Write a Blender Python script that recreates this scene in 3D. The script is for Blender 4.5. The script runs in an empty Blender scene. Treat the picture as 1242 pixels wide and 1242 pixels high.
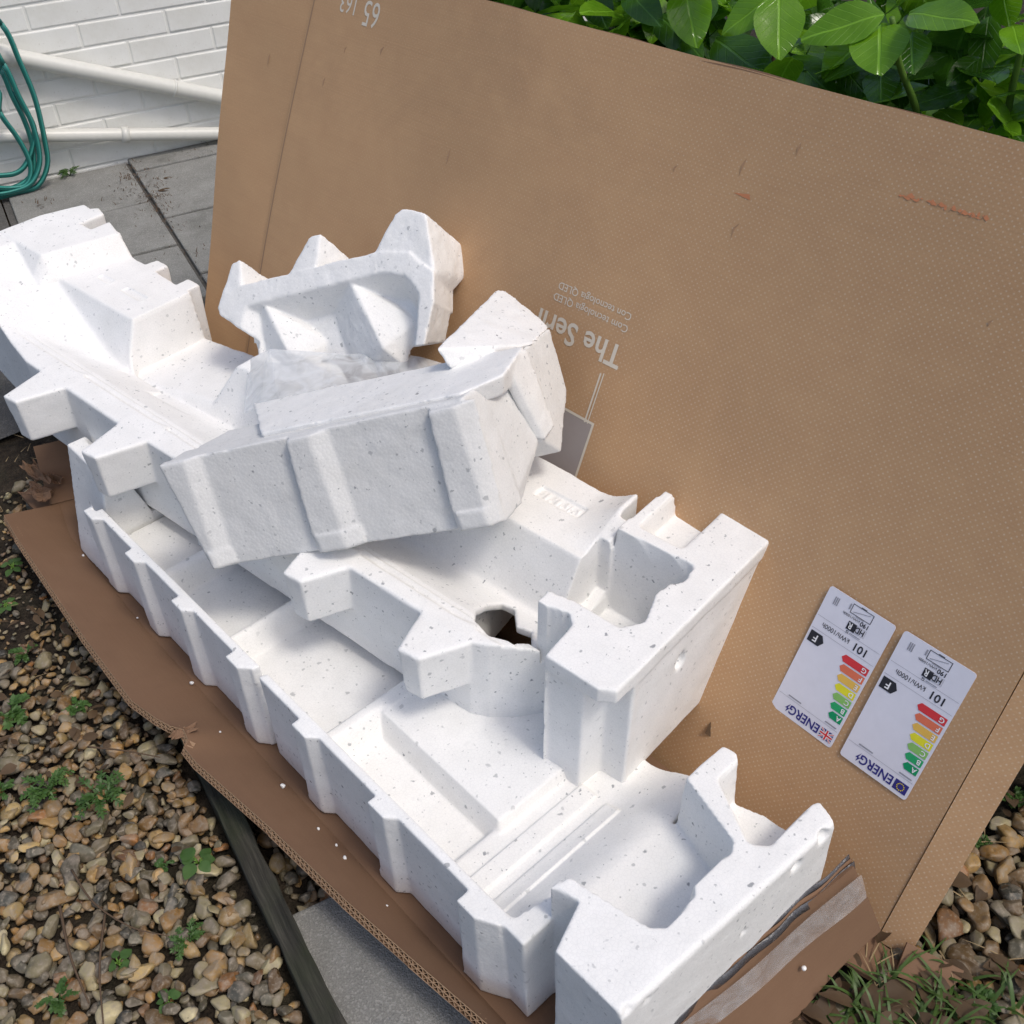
import bpy, bmesh, math, random
import numpy as np
from mathutils import Matrix, Vector

random.seed(7); RNG = np.random.default_rng(11)
SC = bpy.context.scene
COL = SC.collection

# ------------------------------------------------------------------ camera, sky, sun, exposure
CAM_H = 1.30
cam_d = bpy.data.cameras.new('camera'); cam = bpy.data.objects.new('camera', cam_d); COL.objects.link(cam)
_r = Vector((0.677, 0.735, -0.038)).normalized(); _f = Vector((-0.579, 0.500, -0.645)).normalized()
_r = (_r - _f * _r.dot(_f)).normalized(); _u = _r.cross(_f)
cam.matrix_world = Matrix(((_r.x, _u.x, -_f.x, 0), (_r.y, _u.y, -_f.y, 0), (_r.z, _u.z, -_f.z, CAM_H), (0, 0, 0, 1)))
cam_d.sensor_width = 36; cam_d.lens = 1281.9 / 1242 * 36; cam_d.clip_start = .05; cam_d.clip_end = 500
SC.camera = cam
SUN_EL, SUN_AZ = 60.0, 8.0            # azimuth from +X towards +Y
w = bpy.data.worlds.new('World'); SC.world = w; w.use_nodes = True
nt = w.node_tree; nt.nodes.clear()
sky = nt.nodes.new('ShaderNodeTexSky'); sky.sky_type = 'NISHITA'; sky.sun_disc = False
sky.sun_elevation = math.radians(SUN_EL); sky.sun_rotation = math.radians(90 - SUN_AZ)
sky.air_density = 1.0; sky.dust_density = 3.5; sky.ozone_density = 1.0
bg = nt.nodes.new('ShaderNodeBackground'); bg.inputs['Strength'].default_value = .15
wo = nt.nodes.new('ShaderNodeOutputWorld')
nt.links.new(sky.outputs[0], bg.inputs[0]); nt.links.new(bg.outputs[0], wo.inputs[0])
sd = bpy.data.lights.new('sun', 'SUN'); sd.energy = 1.4; sd.angle = math.radians(12); sd.color = (1, .95, .87)
sun = bpy.data.objects.new('sun', sd); COL.objects.link(sun)
_e, _a = math.radians(SUN_EL), math.radians(SUN_AZ)
sun.rotation_euler = Vector((-math.cos(_e) * math.cos(_a), -math.cos(_e) * math.sin(_a), -math.sin(_e))).to_track_quat('-Z', 'Y').to_euler()
sun.location = (3, 0, 5)
SC.view_settings.view_transform = 'Standard'; SC.view_settings.look = 'None'
SC.view_settings.exposure = 0.03; SC.view_settings.gamma = 1; SC.view_settings.use_curve_mapping = False
SC.render.engine = 'CYCLES'
SC.cycles.max_bounces = 8

# ------------------------------------------------------------------ material helpers
class N:
    """small node-graph helper"""
    def __init__(s, name):
        s.m = bpy.data.materials.new(name); s.m.use_nodes = True; s.t = s.m.node_tree
        s.b = s.t.nodes['Principled BSDF']; s.out = s.t.nodes['Material Output']
    def n(s, typ, **k):
        x = s.t.nodes.new(typ)
        for a, v in k.items():
            if hasattr(x, a): setattr(x, a, v)
        return x
    def l(s, a, b): s.t.links.new(a, b)
    def put(s, sock, v):
        if hasattr(v, 'is_output') or isinstance(v, bpy.types.NodeSocket): s.l(v, sock)
        else: sock.default_value = v
    def coord(s, kind='Object'): return s.n('ShaderNodeTexCoord').outputs[kind]
    def noise(s, vec, scale, detail=3, rough=.55, dist=0):
        x = s.n('ShaderNodeTexNoise'); s.l(vec, x.inputs['Vector'])
        x.inputs['Scale'].default_value = scale; x.inputs['Detail'].default_value = detail
        x.inputs['Roughness'].default_value = rough; x.inputs['Distortion'].default_value = dist
        return x.outputs['Fac']
    def vor(s, vec, scale, feature='F1', rand=1.0):
        x = s.n('ShaderNodeTexVoronoi', feature=feature); s.l(vec, x.inputs['Vector'])
        x.inputs['Scale'].default_value = scale; x.inputs['Randomness'].default_value = rand
        return x
    def ramp(s, fac, stops):
        x = s.n('ShaderNodeValToRGB'); s.l(fac, x.inputs[0]); e = x.color_ramp.elements
        while len(e) < len(stops): e.new(.5)
        for i, (p, c) in enumerate(stops):
            e[i].position = p; e[i].color = (c, c, c, 1) if isinstance(c, (int, float)) else (*c, 1)
        return x.outputs[0]
    def math(s, op, a, b=0, clamp=False):
        x = s.n('ShaderNodeMath', operation=op); x.use_clamp = clamp
        s.put(x.inputs[0], a); s.put(x.inputs[1], b); return x.outputs[0]
    def mix(s, fac, a, b, blend='MIX'):
        x = s.n('ShaderNodeMix'); x.data_type = 'RGBA'; x.blend_type = blend
        s.put(x.inputs[0], fac)
        s.put(x.inputs[6], a if not isinstance(a, tuple) else (*a, 1)); s.put(x.inputs[7], b if not isinstance(b, tuple) else (*b, 1))
        return x.outputs[2]
    def maprange(s, v, a, b, c=0, d=1):
        x = s.n('ShaderNodeMapRange'); x.clamp = True; s.put(x.inputs[0], v)
        for i, q in enumerate((a, b, c, d)): x.inputs[1 + i].default_value = q
        return x.outputs[0]
    def bump(s, h, strength=.3, dist=.002, normal=None):
        x = s.n('ShaderNodeBump'); s.l(h, x.inputs['Height']); x.inputs['Strength'].default_value = strength
        x.inputs['Distance'].default_value = dist
        if normal is not None: s.l(normal, x.inputs['Normal'])
        return x.outputs[0]
    def fin(s, color=None, rough=.8, normal=None, spec=None, **k):
        if color is not None: s.put(s.b.inputs['Base Color'], color if not isinstance(color, tuple) else (*color, 1))
        s.put(s.b.inputs['Roughness'], rough)
        if normal is not None: s.l(normal, s.b.inputs['Normal'])
        if spec is not None: s.b.inputs['Specular IOR Level'].default_value = spec
        for a, v in k.items(): s.put(s.b.inputs[a.replace('_', ' ')], v)
        return s.m

def flat(name, c, rough=.6, spec=.3, **k):
    g = N(name); v = g.coord(); n_ = g.noise(v, 60, 4)
    return g.fin(g.mix(g.maprange(n_, .3, .7, 0, .35), tuple(c), tuple(q * .86 for q in c)), rough, spec=spec, **k)

def m_foam(name, rough_side=1.0, tone=1.0):
    g = N(name); v = g.coord()
    bead = g.vor(v, 210); seam = g.vor(v, 210, 'DISTANCE_TO_EDGE')
    h = g.math('MULTIPLY', bead.outputs['Distance'], -1.0)
    nz = g.noise(v, 900, 2); nz2 = g.noise(v, 25, 4)
    h = g.math('ADD', h, g.math('MULTIPLY', nz, .25))
    nrm = g.bump(h, .17 * rough_side, .0013)
    # wet dirt specks, irregular in size and spacing
    off = g.n('ShaderNodeVectorMath', operation='ADD'); g.l(v, off.inputs[0])
    dn = g.n('ShaderNodeTexNoise'); dn.inputs['Scale'].default_value = 140; g.l(v, dn.inputs['Vector'])
    sc = g.n('ShaderNodeVectorMath', operation='SCALE'); g.l(dn.outputs['Color'], sc.inputs[0]); sc.inputs['Scale'].default_value = .009
    g.l(sc.outputs[0], off.inputs[1]); pv = off.outputs[0]
    spots = None
    for scale, rad, dens, keep in ((46, .17, .05, .80), (70, .18, .10, .80), (115, .18, .30, .80)):
        vo = g.vor(pv, scale); sep = g.n('ShaderNodeSeparateColor'); g.l(vo.outputs['Color'], sep.inputs[0])
        pres = g.math('GREATER_THAN', sep.outputs[0], dens)
        r = g.math('MULTIPLY', g.math('ADD', g.math('MULTIPLY', sep.outputs[1], .6), .45), rad)
        d = g.math('SUBTRACT', r, vo.outputs['Distance'])
        msk = g.math('MULTIPLY', g.math('MULTIPLY', g.maprange(d, 0, .06), pres), g.math('MULTIPLY', g.math('ADD', sep.outputs[2], .35), keep))
        spots = msk if spots is None else g.math('MAXIMUM', spots, msk)
    patch = g.maprange(g.noise(v, 6, 2), .36, .58, .45, 1)
    spots = g.math('MULTIPLY', spots, patch, True)
    base = g.mix(g.maprange(nz2, .35, .7), tuple(q * tone for q in (.845, .842, .828)), tuple(q * tone for q in (.79, .788, .772)))
    base = g.mix(g.maprange(seam.outputs['Distance'], .0, .09, .20 * rough_side, 0), base, (.50, .51, .52))
    grime = g.maprange(g.noise(v, 4.5, 5, .65), .56, .8, 0, .22)
    base = g.mix(grime, base, (.70, .66, .58))
    col = g.mix(spots, base, (.33, .34, .35))
    return g.fin(col, g.mix(spots, (.62, .62, .62), (.25, .25, .25)), nrm, .35)

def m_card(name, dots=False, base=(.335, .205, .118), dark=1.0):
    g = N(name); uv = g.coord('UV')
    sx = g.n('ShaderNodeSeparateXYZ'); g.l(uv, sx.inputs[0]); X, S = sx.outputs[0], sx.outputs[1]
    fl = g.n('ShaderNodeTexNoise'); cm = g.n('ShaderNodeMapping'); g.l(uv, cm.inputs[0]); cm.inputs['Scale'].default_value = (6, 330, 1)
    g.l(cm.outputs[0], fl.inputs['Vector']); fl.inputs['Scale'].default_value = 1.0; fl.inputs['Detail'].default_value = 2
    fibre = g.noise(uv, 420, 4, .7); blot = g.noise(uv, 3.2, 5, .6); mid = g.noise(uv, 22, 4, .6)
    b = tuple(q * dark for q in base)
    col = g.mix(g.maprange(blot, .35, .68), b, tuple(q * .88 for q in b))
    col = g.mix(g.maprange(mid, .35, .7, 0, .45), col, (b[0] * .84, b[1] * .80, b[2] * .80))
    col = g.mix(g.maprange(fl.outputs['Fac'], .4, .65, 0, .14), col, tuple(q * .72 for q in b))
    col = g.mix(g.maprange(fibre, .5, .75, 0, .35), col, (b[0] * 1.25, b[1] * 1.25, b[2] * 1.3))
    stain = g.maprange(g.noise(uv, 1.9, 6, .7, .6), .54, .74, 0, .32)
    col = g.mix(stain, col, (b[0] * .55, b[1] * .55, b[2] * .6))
    if dots:
        P = .0088
        def fr(a, o): return g.math('ABSOLUTE', g.math('SUBTRACT', g.math('FRACT', g.math('ADD', g.math('DIVIDE', a, P), o)), .5))
        def dot(o):
            d = g.math('SQRT', g.math('ADD', g.math('POWER', fr(X, o), 2), g.math('POWER', fr(S, o), 2)))
            return g.math('SUBTRACT', 1, g.maprange(d, .07, .17))
        both = g.math('MAXIMUM', dot(0), dot(.5))
        fade = g.maprange(g.math('SUBTRACT', X, g.math('MULTIPLY', S, .30)), -2.1, -.75, .12, 1)
        wear = g.maprange(g.noise(uv, 160, 2), .33, .6, .15, 1)
        both = g.math('MULTIPLY', g.math('MULTIPLY', both, fade), g.math('MULTIPLY', wear, .48))
        col = g.mix(both, col, (.66, .58, .46))
    h = g.math('ADD', g.math('MULTIPLY', fl.outputs['Fac'], .8), g.math('MULTIPLY', mid, .8))
    return g.fin(col, .82, g.bump(h, .14, .0014), .2)

def m_stone():
    g = N('pebble_stone'); v = g.coord()
    a = g.n('ShaderNodeVertexColor'); a.layer_name = 'tint'
    n1 = g.noise(v, 55, 5, .65); n2 = g.noise(v, 220, 3)
    col = g.mix(g.maprange(n1, .42, .66, 0, .75), a.outputs['Color'], (.24, .20, .155))
    col = g.mix(g.maprange(n1, .30, .42, .55, 0), col, (.09, .07, .055))
    col = g.mix(g.maprange(n2, .55, .75, 0, .5), col, (.34, .29, .22))
    return g.fin(col, g.maprange(n1, .3, .7, .35, .7), g.bump(g.math('ADD', n1, g.math('MULTIPLY', n2, .4)), .35, .002), .45)

def m_soil():
    g = N('damp_soil'); v = g.coord(); n1 = g.noise(v, 60, 8, .7); n2 = g.noise(v, 9, 4); n3 = g.vor(v, 190)
    col = g.ramp(n1, [(.3, (.016, .012, .009)), (.55, (.045, .034, .024)), (.75, (.105, .082, .058))])
    col = g.mix(g.maprange(n2, .45, .65, 0, .5), col, (.035, .036, .022))
    return g.fin(col, .9, g.bump(g.math('ADD', n1, g.math('MULTIPLY', n3.outputs['Distance'], .4)), .9, .01), .2)

def m_concrete(name, c=(.235, .232, .222), grit=1.0, scale=1):
    g = N(name); v = g.coord(); n1 = g.noise(v, 420 * scale, 4, .8); n2 = g.noise(v, 12, 6, .65); n3 = g.vor(v, 420 * scale)
    col = g.mix(g.maprange(n2, .3, .7), c, tuple(q * .70 for q in c))
    col = g.mix(g.maprange(n1, .42, .68, 0, .75 * grit), col, tuple(q * .40 for q in c))
    sep = g.n('ShaderNodeSeparateColor'); g.l(n3.outputs['Color'], sep.inputs[0])
    col = g.mix(g.maprange(sep.outputs[0], .80, .86, 0, .35 * grit), col, tuple(min(1, q * 1.35) for q in c))
    col = g.mix(g.maprange(g.noise(v, 3.5, 5, .7), .55, .72, 0, .45), col, (.085, .085, .07))
    return g.fin(col, .88, g.bump(g.math('ADD', n1, n3.outputs['Distance']), .55 * grit, .003), .25)

def m_brick():
    g = N('painted_brick'); v = g.coord(); n1 = g.noise(v, 110, 5, .7); n2 = g.noise(v, 14, 4)
    col = g.mix(g.maprange(n2, .35, .7, 0, .6), (.79, .79, .76), (.72, .715, .67))
    col = g.mix(g.maprange(n1, .62, .72, 0, .5), col, (.45, .42, .36)); col = g.mix(g.maprange(g.noise(v, 5, 5, .7), .52, .75, 0, .5), col, (.60, .585, .52))
    return g.fin(col, .62, g.bump(n1, .25, .002), .35)

def m_wood():
    g = N('weathered_timber'); v = g.coord('UV'); mp = g.n('ShaderNodeMapping'); g.l(v, mp.inputs[0]); mp.inputs['Scale'].default_value = (3, 60, 40)
    n1 = g.noise(mp.outputs[0], 2, 6, .7); n2 = g.noise(v, 8, 4)
    col = g.ramp(n1, [(.3, (.012, .012, .010)), (.5, (.038, .036, .029)), (.72, (.085, .078, .063))])
    col = g.mix(g.maprange(n2, .45, .65, 0, .55), col, (.040, .050, .024))
    return g.fin(col, .85, g.bump(n1, .7, .004), .2)

def m_leaf(name, c, c2, gloss=.25, vein=True):
    g = N(name); uv = g.coord('UV'); v = g.coord()
    oi = g.n('ShaderNodeObjectInfo').outputs['Random']
    n1 = g.noise(v, 30, 4)
    col = g.mix(g.maprange(n1, .3, .7), c, c2)
    col = g.mix(g.maprange(oi, 0, 1, 0, .45), col, tuple(q * .55 for q in c))
    if vein:
        sx = g.n('ShaderNodeSeparateXYZ'); g.l(uv, sx.inputs[0]); U, V_ = sx.outputs[0], sx.outputs[1]
        d = g.math('ABSOLUTE', g.math('SUBTRACT', V_, .5))
        mid = g.math('SUBTRACT', 1, g.maprange(d, .012, .035))
        s_ = g.math('FRACT', g.math('SUBTRACT', g.math('MULTIPLY', U, 7), g.math('MULTIPLY', d, 5)))
        side = g.math('MULTIPLY', g.math('SUBTRACT', 1, g.maprange(g.math('ABSOLUTE', g.math('SUBTRACT', s_, .5)), .02, .08)), .35)
        vm = g.math('MAXIMUM', mid, side)
        col = g.mix(g.math('MULTIPLY', vm, .38), col, tuple(min(1, q * 1.9 + .03) for q in c2))
        nrm = g.bump(g.math('ADD', vm, g.math('MULTIPLY', n1, 1.5)), .5, .0015)
    else: nrm = g.bump(n1, .3, .002)
    g.fin(col, gloss, nrm, .5)
    # thin leaf: some light comes through
    tr = g.n('ShaderNodeBsdfTranslucent'); g.put(tr.inputs[0], g.mix(0.5, col, tuple(min(1, q * 1.8) for q in c)))
    mx = g.n('ShaderNodeMixShader'); mx.inputs[0].default_value = .36
    g.l(g.b.outputs[0], mx.inputs[1]); g.l(tr.outputs[0], mx.inputs[2]); g.l(mx.outputs[0], g.out.inputs[0])
    return g.m

def m_film(name, c=(.75, .78, .8), alpha=.35, rough=.12):
    g = N(name); v = g.coord(); n1 = g.noise(v, 35, 4, .6, 1.0)
    return g.fin(c, rough, g.bump(n1, .6, .006), .6, Alpha=g.maprange(n1, .3, .7, alpha * .6, min(1, alpha * 1.5)))

M = dict(
    foam=m_foam('white_foam'), foam_rough=m_foam('rough_foam', 1.35, .86),
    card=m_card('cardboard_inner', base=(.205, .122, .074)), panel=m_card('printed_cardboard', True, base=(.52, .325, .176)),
    edge=m_card('cardboard_edge', base=(.34, .225, .14)), cardgrey=flat('grey_print', (.34, .30, .285), .6),
    white_print=flat('white_print', (.66, .60, .50), .7), scuff=flat('scuff_mark', (.36, .225, .135), .9), orange=flat('orange_scrape', (.62, .25, .12), .8),
    stone=m_stone(), soil=m_soil(), slab=m_concrete('paving_concrete', (.32, .318, .30)), grit=m_concrete('dark_grit', (.13, .125, .118), 1.0, .55),
    brick=m_brick(), mortar=flat('painted_mortar', (.77, .765, .73), .75), wood=m_wood(),
    pvc=flat('white_pvc', (.66, .655, .61), .35, .5), hose=flat('green_hose', (.012, .135, .115), .32, .5), hose_stripe=flat('hose_stripe', (.05, .27, .23), .35),
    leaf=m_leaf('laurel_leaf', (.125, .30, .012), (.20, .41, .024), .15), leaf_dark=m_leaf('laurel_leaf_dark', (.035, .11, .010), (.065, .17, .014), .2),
    leaf_dry=m_leaf('dry_leaf', (.10, .062, .034), (.15, .095, .048), .7, False), weed=m_leaf('weed_leaf', (.065, .15, .032), (.11, .20, .05), .5, False),
    grass=m_leaf('grass_blade', (.075, .15, .03), (.12, .20, .05), .45, False), straw=flat('dry_straw', (.30, .22, .12), .8), stem=flat('green_stem', (.10, .19, .03), .5),
    twig=flat('brown_twig', (.10, .065, .04), .85),
    label=flat('label_paper', (.70, .70, .78), .38, .5), film=m_film('clear_film', (.70, .70, .70), .16, .15), darkfilm=m_film('grey_film', (.10, .10, .11), .75, .25),
    black=flat('black_ink', (.022, .023, .032), .45), navy=flat('navy_ink', (.030, .028, .20), .45), grey=flat('grey_ink', (.30, .30, .34), .5),
    white=flat('white_ink', (.80, .80, .82), .45), red=flat('red_ink', (.62, .03, .035), .45), yellow=flat('yellow_ink', (.75, .60, .02), .45))
for nm, c in (('a', (.0, .28, .11)), ('b', (.02, .36, .13)), ('c', (.24, .50, .13)), ('d', (.74, .70, .03)), ('e', (.76, .47, .09)), ('f', (.70, .17, .09)), ('g', (.63, .04, .05))):
    M['arrow_' + nm] = flat('ink_arrow_' + nm, c, .45)

# ------------------------------------------------------------------ object helpers
def empty(name, loc=(0, 0, 0), label=None, cat=None, group=None):
    o = bpy.data.objects.new(name, None); o.empty_display_size = .05; o.location = loc; COL.objects.link(o)
    return tag(o, label, cat, group)
def tag(o, label=None, cat=None, group=None, kind=None):
    if label: o['label'] = label
    if cat: o['category'] = cat
    if group: o['group'] = group
    if kind: o['kind'] = kind
    return o
def wl(o):
    p = Vector((0, 0, 0))
    while o is not None: p = p + Vector(o.location); o = o.parent
    return p
def obj(name, verts, faces, mat, parent=None, smooth=False, uv=None, loc=None):
    """verts in world coordinates; the object origin goes to loc (or the parent's origin)"""
    me = bpy.data.meshes.new(name); V = np.asarray(verts, float).reshape(-1, 3)
    base = wl(parent) if parent is not None else Vector((0, 0, 0))
    org = Vector(loc) if loc is not None else base
    me.from_pydata((V - np.array(org)).tolist(), [], [tuple(int(i) for i in f) for f in faces])
    if uv is not None:
        u = me.uv_layers.new(name='UVMap'); li = np.zeros(len(me.loops), int); me.loops.foreach_get('vertex_index', li)
        u.data.foreach_set('uv', np.asarray(uv, np.float32)[li].ravel())
    if smooth: me.polygons.foreach_set('use_smooth', [True] * len(me.polygons))
    me.materials.append(M[mat] if isinstance(mat, str) else mat); me.update()
    o = bpy.data.objects.new(name, me); COL.objects.link(o)
    if parent is not None: o.parent = parent
    o.location = org - base
    return o
def box_vf(c, ax, half):
    c = np.array(c, float); ax = [np.array(a, float) / np.linalg.norm(a) for a in ax]
    v = [c + sx * half[0] * ax[0] + sy * half[1] * ax[1] + sz * half[2] * ax[2] for sx in (-1, 1) for sy in (-1, 1) for sz in (-1, 1)]
    f = [(0, 1, 3, 2), (4, 6, 7, 5), (0, 4, 5, 1), (2, 3, 7, 6), (0, 2, 6, 4), (1, 5, 7, 3)]
    return v, f
def bevel(o, wd=.002, seg=2, ang=35):
    b = o.modifiers.new('bevel', 'BEVEL'); b.width = wd; b.segments = seg; b.limit_method = 'ANGLE'; b.angle_limit = math.radians(ang); return o
def slab_between(top, bot):
    n = len(top); V = list(top) + list(bot)
    F = [tuple(range(n)), tuple(range(2 * n - 1, n - 1, -1))] + [(i, n + i, n + (i + 1) % n, (i + 1) % n) for i in range(n)]
    return V, F
def tube(pts, rad, n=10, cap=True):
    P = np.array(pts, float); T = np.gradient(P, axis=0); T /= np.linalg.norm(T, axis=1)[:, None]
    nrm = np.cross(T[0], (0.3, .2, 1)); nrm /= np.linalg.norm(nrm); V = []; rad = np.broadcast_to(rad, len(P))
    for i in range(len(P)):
        nrm = nrm - T[i] * (nrm @ T[i]); nrm /= np.linalg.norm(nrm); bn = np.cross(T[i], nrm)
        for k in range(n):
            a = 2 * math.pi * k / n; V.append(P[i] + rad[i] * (nrm * math.cos(a) + bn * math.sin(a)))
    F = [(i * n + k, i * n + (k + 1) % n, (i + 1) * n + (k + 1) % n, (i + 1) * n + k) for i in range(len(P) - 1) for k in range(n)]
    if cap: F += [tuple(range(n - 1, -1, -1)), tuple(range((len(P) - 1) * n, len(P) * n))]
    return V, F
def spline(pts, n=60, closed=False):
    P = np.array(pts, float); m = len(P)
    if not closed: P = np.vstack([2 * P[0] - P[1], P, 2 * P[-1] - P[-2]])
    out = []; segs = m if closed else m - 1
    for t in np.linspace(0, segs, n, endpoint=not closed):
        i = min(int(t), segs - 1); u = t - i
        q = [P[(i + k - 1) % m] for k in range(4)] if closed else [P[i + k] for k in range(4)]
        out.append(.5 * (2 * q[1] + (-q[0] + q[2]) * u + (2 * q[0] - 5 * q[1] + 4 * q[2] - q[3]) * u * u + (-q[0] + 3 * q[1] - 3 * q[2] + q[3]) * u ** 3))
    return np.array(out)
def joinvf(lst):
    V, F, o = [], [], 0
    for v, f in lst: V += list(v); F += [tuple(i + o for i in q) for q in f]; o += len(v)
    return V, F

# ------------------------------------------------------------------ signed-distance modelling of moulded foam
def sdpoly(px, py, poly):
    p = np.array(poly, float); d2 = np.full(px.shape, 1e9); ins = np.zeros(px.shape, bool)
    for i in range(len(p)):
        a, b = p[i], p[(i + 1) % len(p)]; e = b - a; wx, wy = px - a[0], py - a[1]
        t = np.clip((wx * e[0] + wy * e[1]) / (e @ e + 1e-12), 0, 1)
        d2 = np.minimum(d2, (wx - e[0] * t) ** 2 + (wy - e[1] * t) ** 2)
        c = (a[1] <= py) != (b[1] <= py)
        with np.errstate(divide='ignore', invalid='ignore'):
            xi = a[0] + (py - a[1]) * e[0] / (e[1] if abs(e[1]) > 1e-12 else 1e-12)
        ins ^= c & (px < xi)
    d = np.sqrt(d2); return np.where(ins, -d, d)
def smin(a, b, k):
    h = np.clip(.5 + .5 * (b - a) / k, 0, 1); return b + (a - b) * h - k * h * (1 - h)
def smax(a, b, k): return -smin(-a, -b, k)
def vnoise(shape, cell, amp, rng):
    """smooth 3-D value noise on the grid"""
    g = [max(2, int(s / cell) + 3) for s in shape]; r = rng.standard_normal(g).astype(np.float32)
    for ax, s in enumerate(shape):
        x = np.linspace(0, g[ax] - 1.001, s); i = x.astype(int); f = (x - i).astype(np.float32); f = f * f * (3 - 2 * f)
        sh = [1, 1, 1]; sh[ax] = s; f = f.reshape(sh)
        r = np.take(r, i, ax) * (1 - f) + np.take(r, i + 1, ax) * f
    return r * amp
def surface_nets(D, org, h):
    s = D < 0; nx, ny, nz = D.shape
    cnt = np.zeros((nx - 1, ny - 1, nz - 1), np.int8); acc = np.zeros((nx - 1, ny - 1, nz - 1, 3), np.float32)
    def sl(a, o): return a[o[0]:nx - 1 + o[0], o[1]:ny - 1 + o[1], o[2]:nz - 1 + o[2]]
    corners = [(i, j, k) for i in (0, 1) for j in (0, 1) for k in (0, 1)]
    for c0 in corners:
        for ax in range(3):
            if c0[ax]: continue
            c1 = list(c0); c1[ax] = 1
            a, b = sl(D, c0), sl(D, c1); m = sl(s, c0) != sl(s, c1)
            if not m.any(): continue
            idx = np.nonzero(m); t = a[idx] / (a[idx] - b[idx]); cnt[idx] += 1
            for q in range(3): acc[idx + (np.full(len(idx[0]), q),)] += (t if q == ax else c0[q])
    m = cnt > 0; idx = np.nonzero(m); vid = np.full(cnt.shape, -1, np.int64); vid[idx] = np.arange(len(idx[0]))
    V = (np.stack(idx, 1) + acc[idx] / cnt[idx][:, None]) * h + np.array(org)
    F = []
    for ax in range(3):
        lo = [slice(1, n - 1) for n in D.shape]; hi = list(lo); lo[ax] = slice(0, D.shape[ax] - 1); hi[ax] = slice(1, D.shape[ax])
        a, b = s[tuple(lo)], s[tuple(hi)]; e = np.nonzero(a != b); flip = a[e]
        base = [e[0] + (ax != 0), e[1] + (ax != 1), e[2] + (ax != 2)]
        u, v = [(1, 2), (2, 0), (0, 1)][ax]
        def at(du, dv):
            q = [base[0].copy(), base[1].copy(), base[2].copy()]; q[u] -= du; q[v] -= dv; return vid[q[0], q[1], q[2]]
        q = np.stack([at(1, 1), at(0, 1), at(0, 0), at(1, 0)], 1); q[~flip] = q[~flip][:, ::-1]; F.append(q)
    return V, np.vstack(F)
def foam_object(name, D, org, h, mat, xf=None, relax=1, loc=None):
    V, F = surface_nets(D, org, h)
    for _ in range(relax):                                   # light tangential smoothing takes the voxel steps off the edges
        acc = np.zeros_like(V); c = np.zeros(len(V))
        for i in range(4):
            for j in (1, 3): np.add.at(acc, F[:, i], V[F[:, (i + j) % 4]]); np.add.at(c, F[:, i], 1)
        V = V * .65 + .35 * acc / np.maximum(c, 1)[:, None]
    if xf is not None: V = V @ xf[0] + xf[1]
    me = bpy.data.meshes.new(name); loc = np.array(loc if loc is not None else V.mean(0)); V = V - loc
    me.vertices.add(len(V)); me.vertices.foreach_set('co', V.astype(np.float32).ravel())
    me.loops.add(F.size); me.loops.foreach_set('vertex_index', F.astype(np.int32).ravel())
    me.polygons.add(len(F)); me.polygons.foreach_set('loop_start', np.arange(0, F.size, 4, dtype=np.int32)); me.polygons.foreach_set('loop_total', np.full(len(F), 4, np.int32))
    me.polygons.foreach_set('use_smooth', np.ones(len(F), bool)); me.update(calc_edges=True); me.validate()
    me.materials.append(M[mat]); o = bpy.data.objects.new(name, me); COL.objects.link(o); o.location = loc; return o
def grid(lo, hi, h):
    ax = [np.arange(l, u + h, h, dtype=np.float32) for l, u in zip(lo, hi)]
    return ax, np.meshgrid(ax[0], ax[1], indexing='ij')

# ================================================================== THE SETTING
WK = .28                                                     # the house wall and the path lie turned against the box
WD = np.array([WK, 1, 0]); WD /= np.linalg.norm(WD); WN = np.array([1, -WK, 0]); WN /= np.linalg.norm(WN)
W0 = np.array([-3.40, 1.2, 0])
def wallp(t, off, z): return W0 + WD * t + WN * off + np.array([0, 0, z])

# ground sheet (soil) with gentle relief, to the horizon
n = 90; xs = np.concatenate([[-60, -20, -8], np.linspace(-4.2, 2, n), [6, 20, 60]]); ys = np.concatenate([[-60, -20, -5], np.linspace(-1.2, 4, n), [8, 20, 60]])
GX, GY = np.meshgrid(xs, ys, indexing='ij'); GZ = -.022 + .006 * np.sin(GX * 17 + GY * 9) * np.cos(GY * 13 - GX * 5)
gv = np.stack([GX, GY, GZ], -1).reshape(-1, 3); k = len(ys)
gf = [(i * k + j, (i + 1) * k + j, (i + 1) * k + j + 1, i * k + j + 1) for i in range(len(xs) - 1) for j in range(k - 1)]
tag(obj('ground', gv, gf, 'soil', smooth=True), 'dark damp soil under the gravel and weeds', 'ground', kind='structure')

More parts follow.
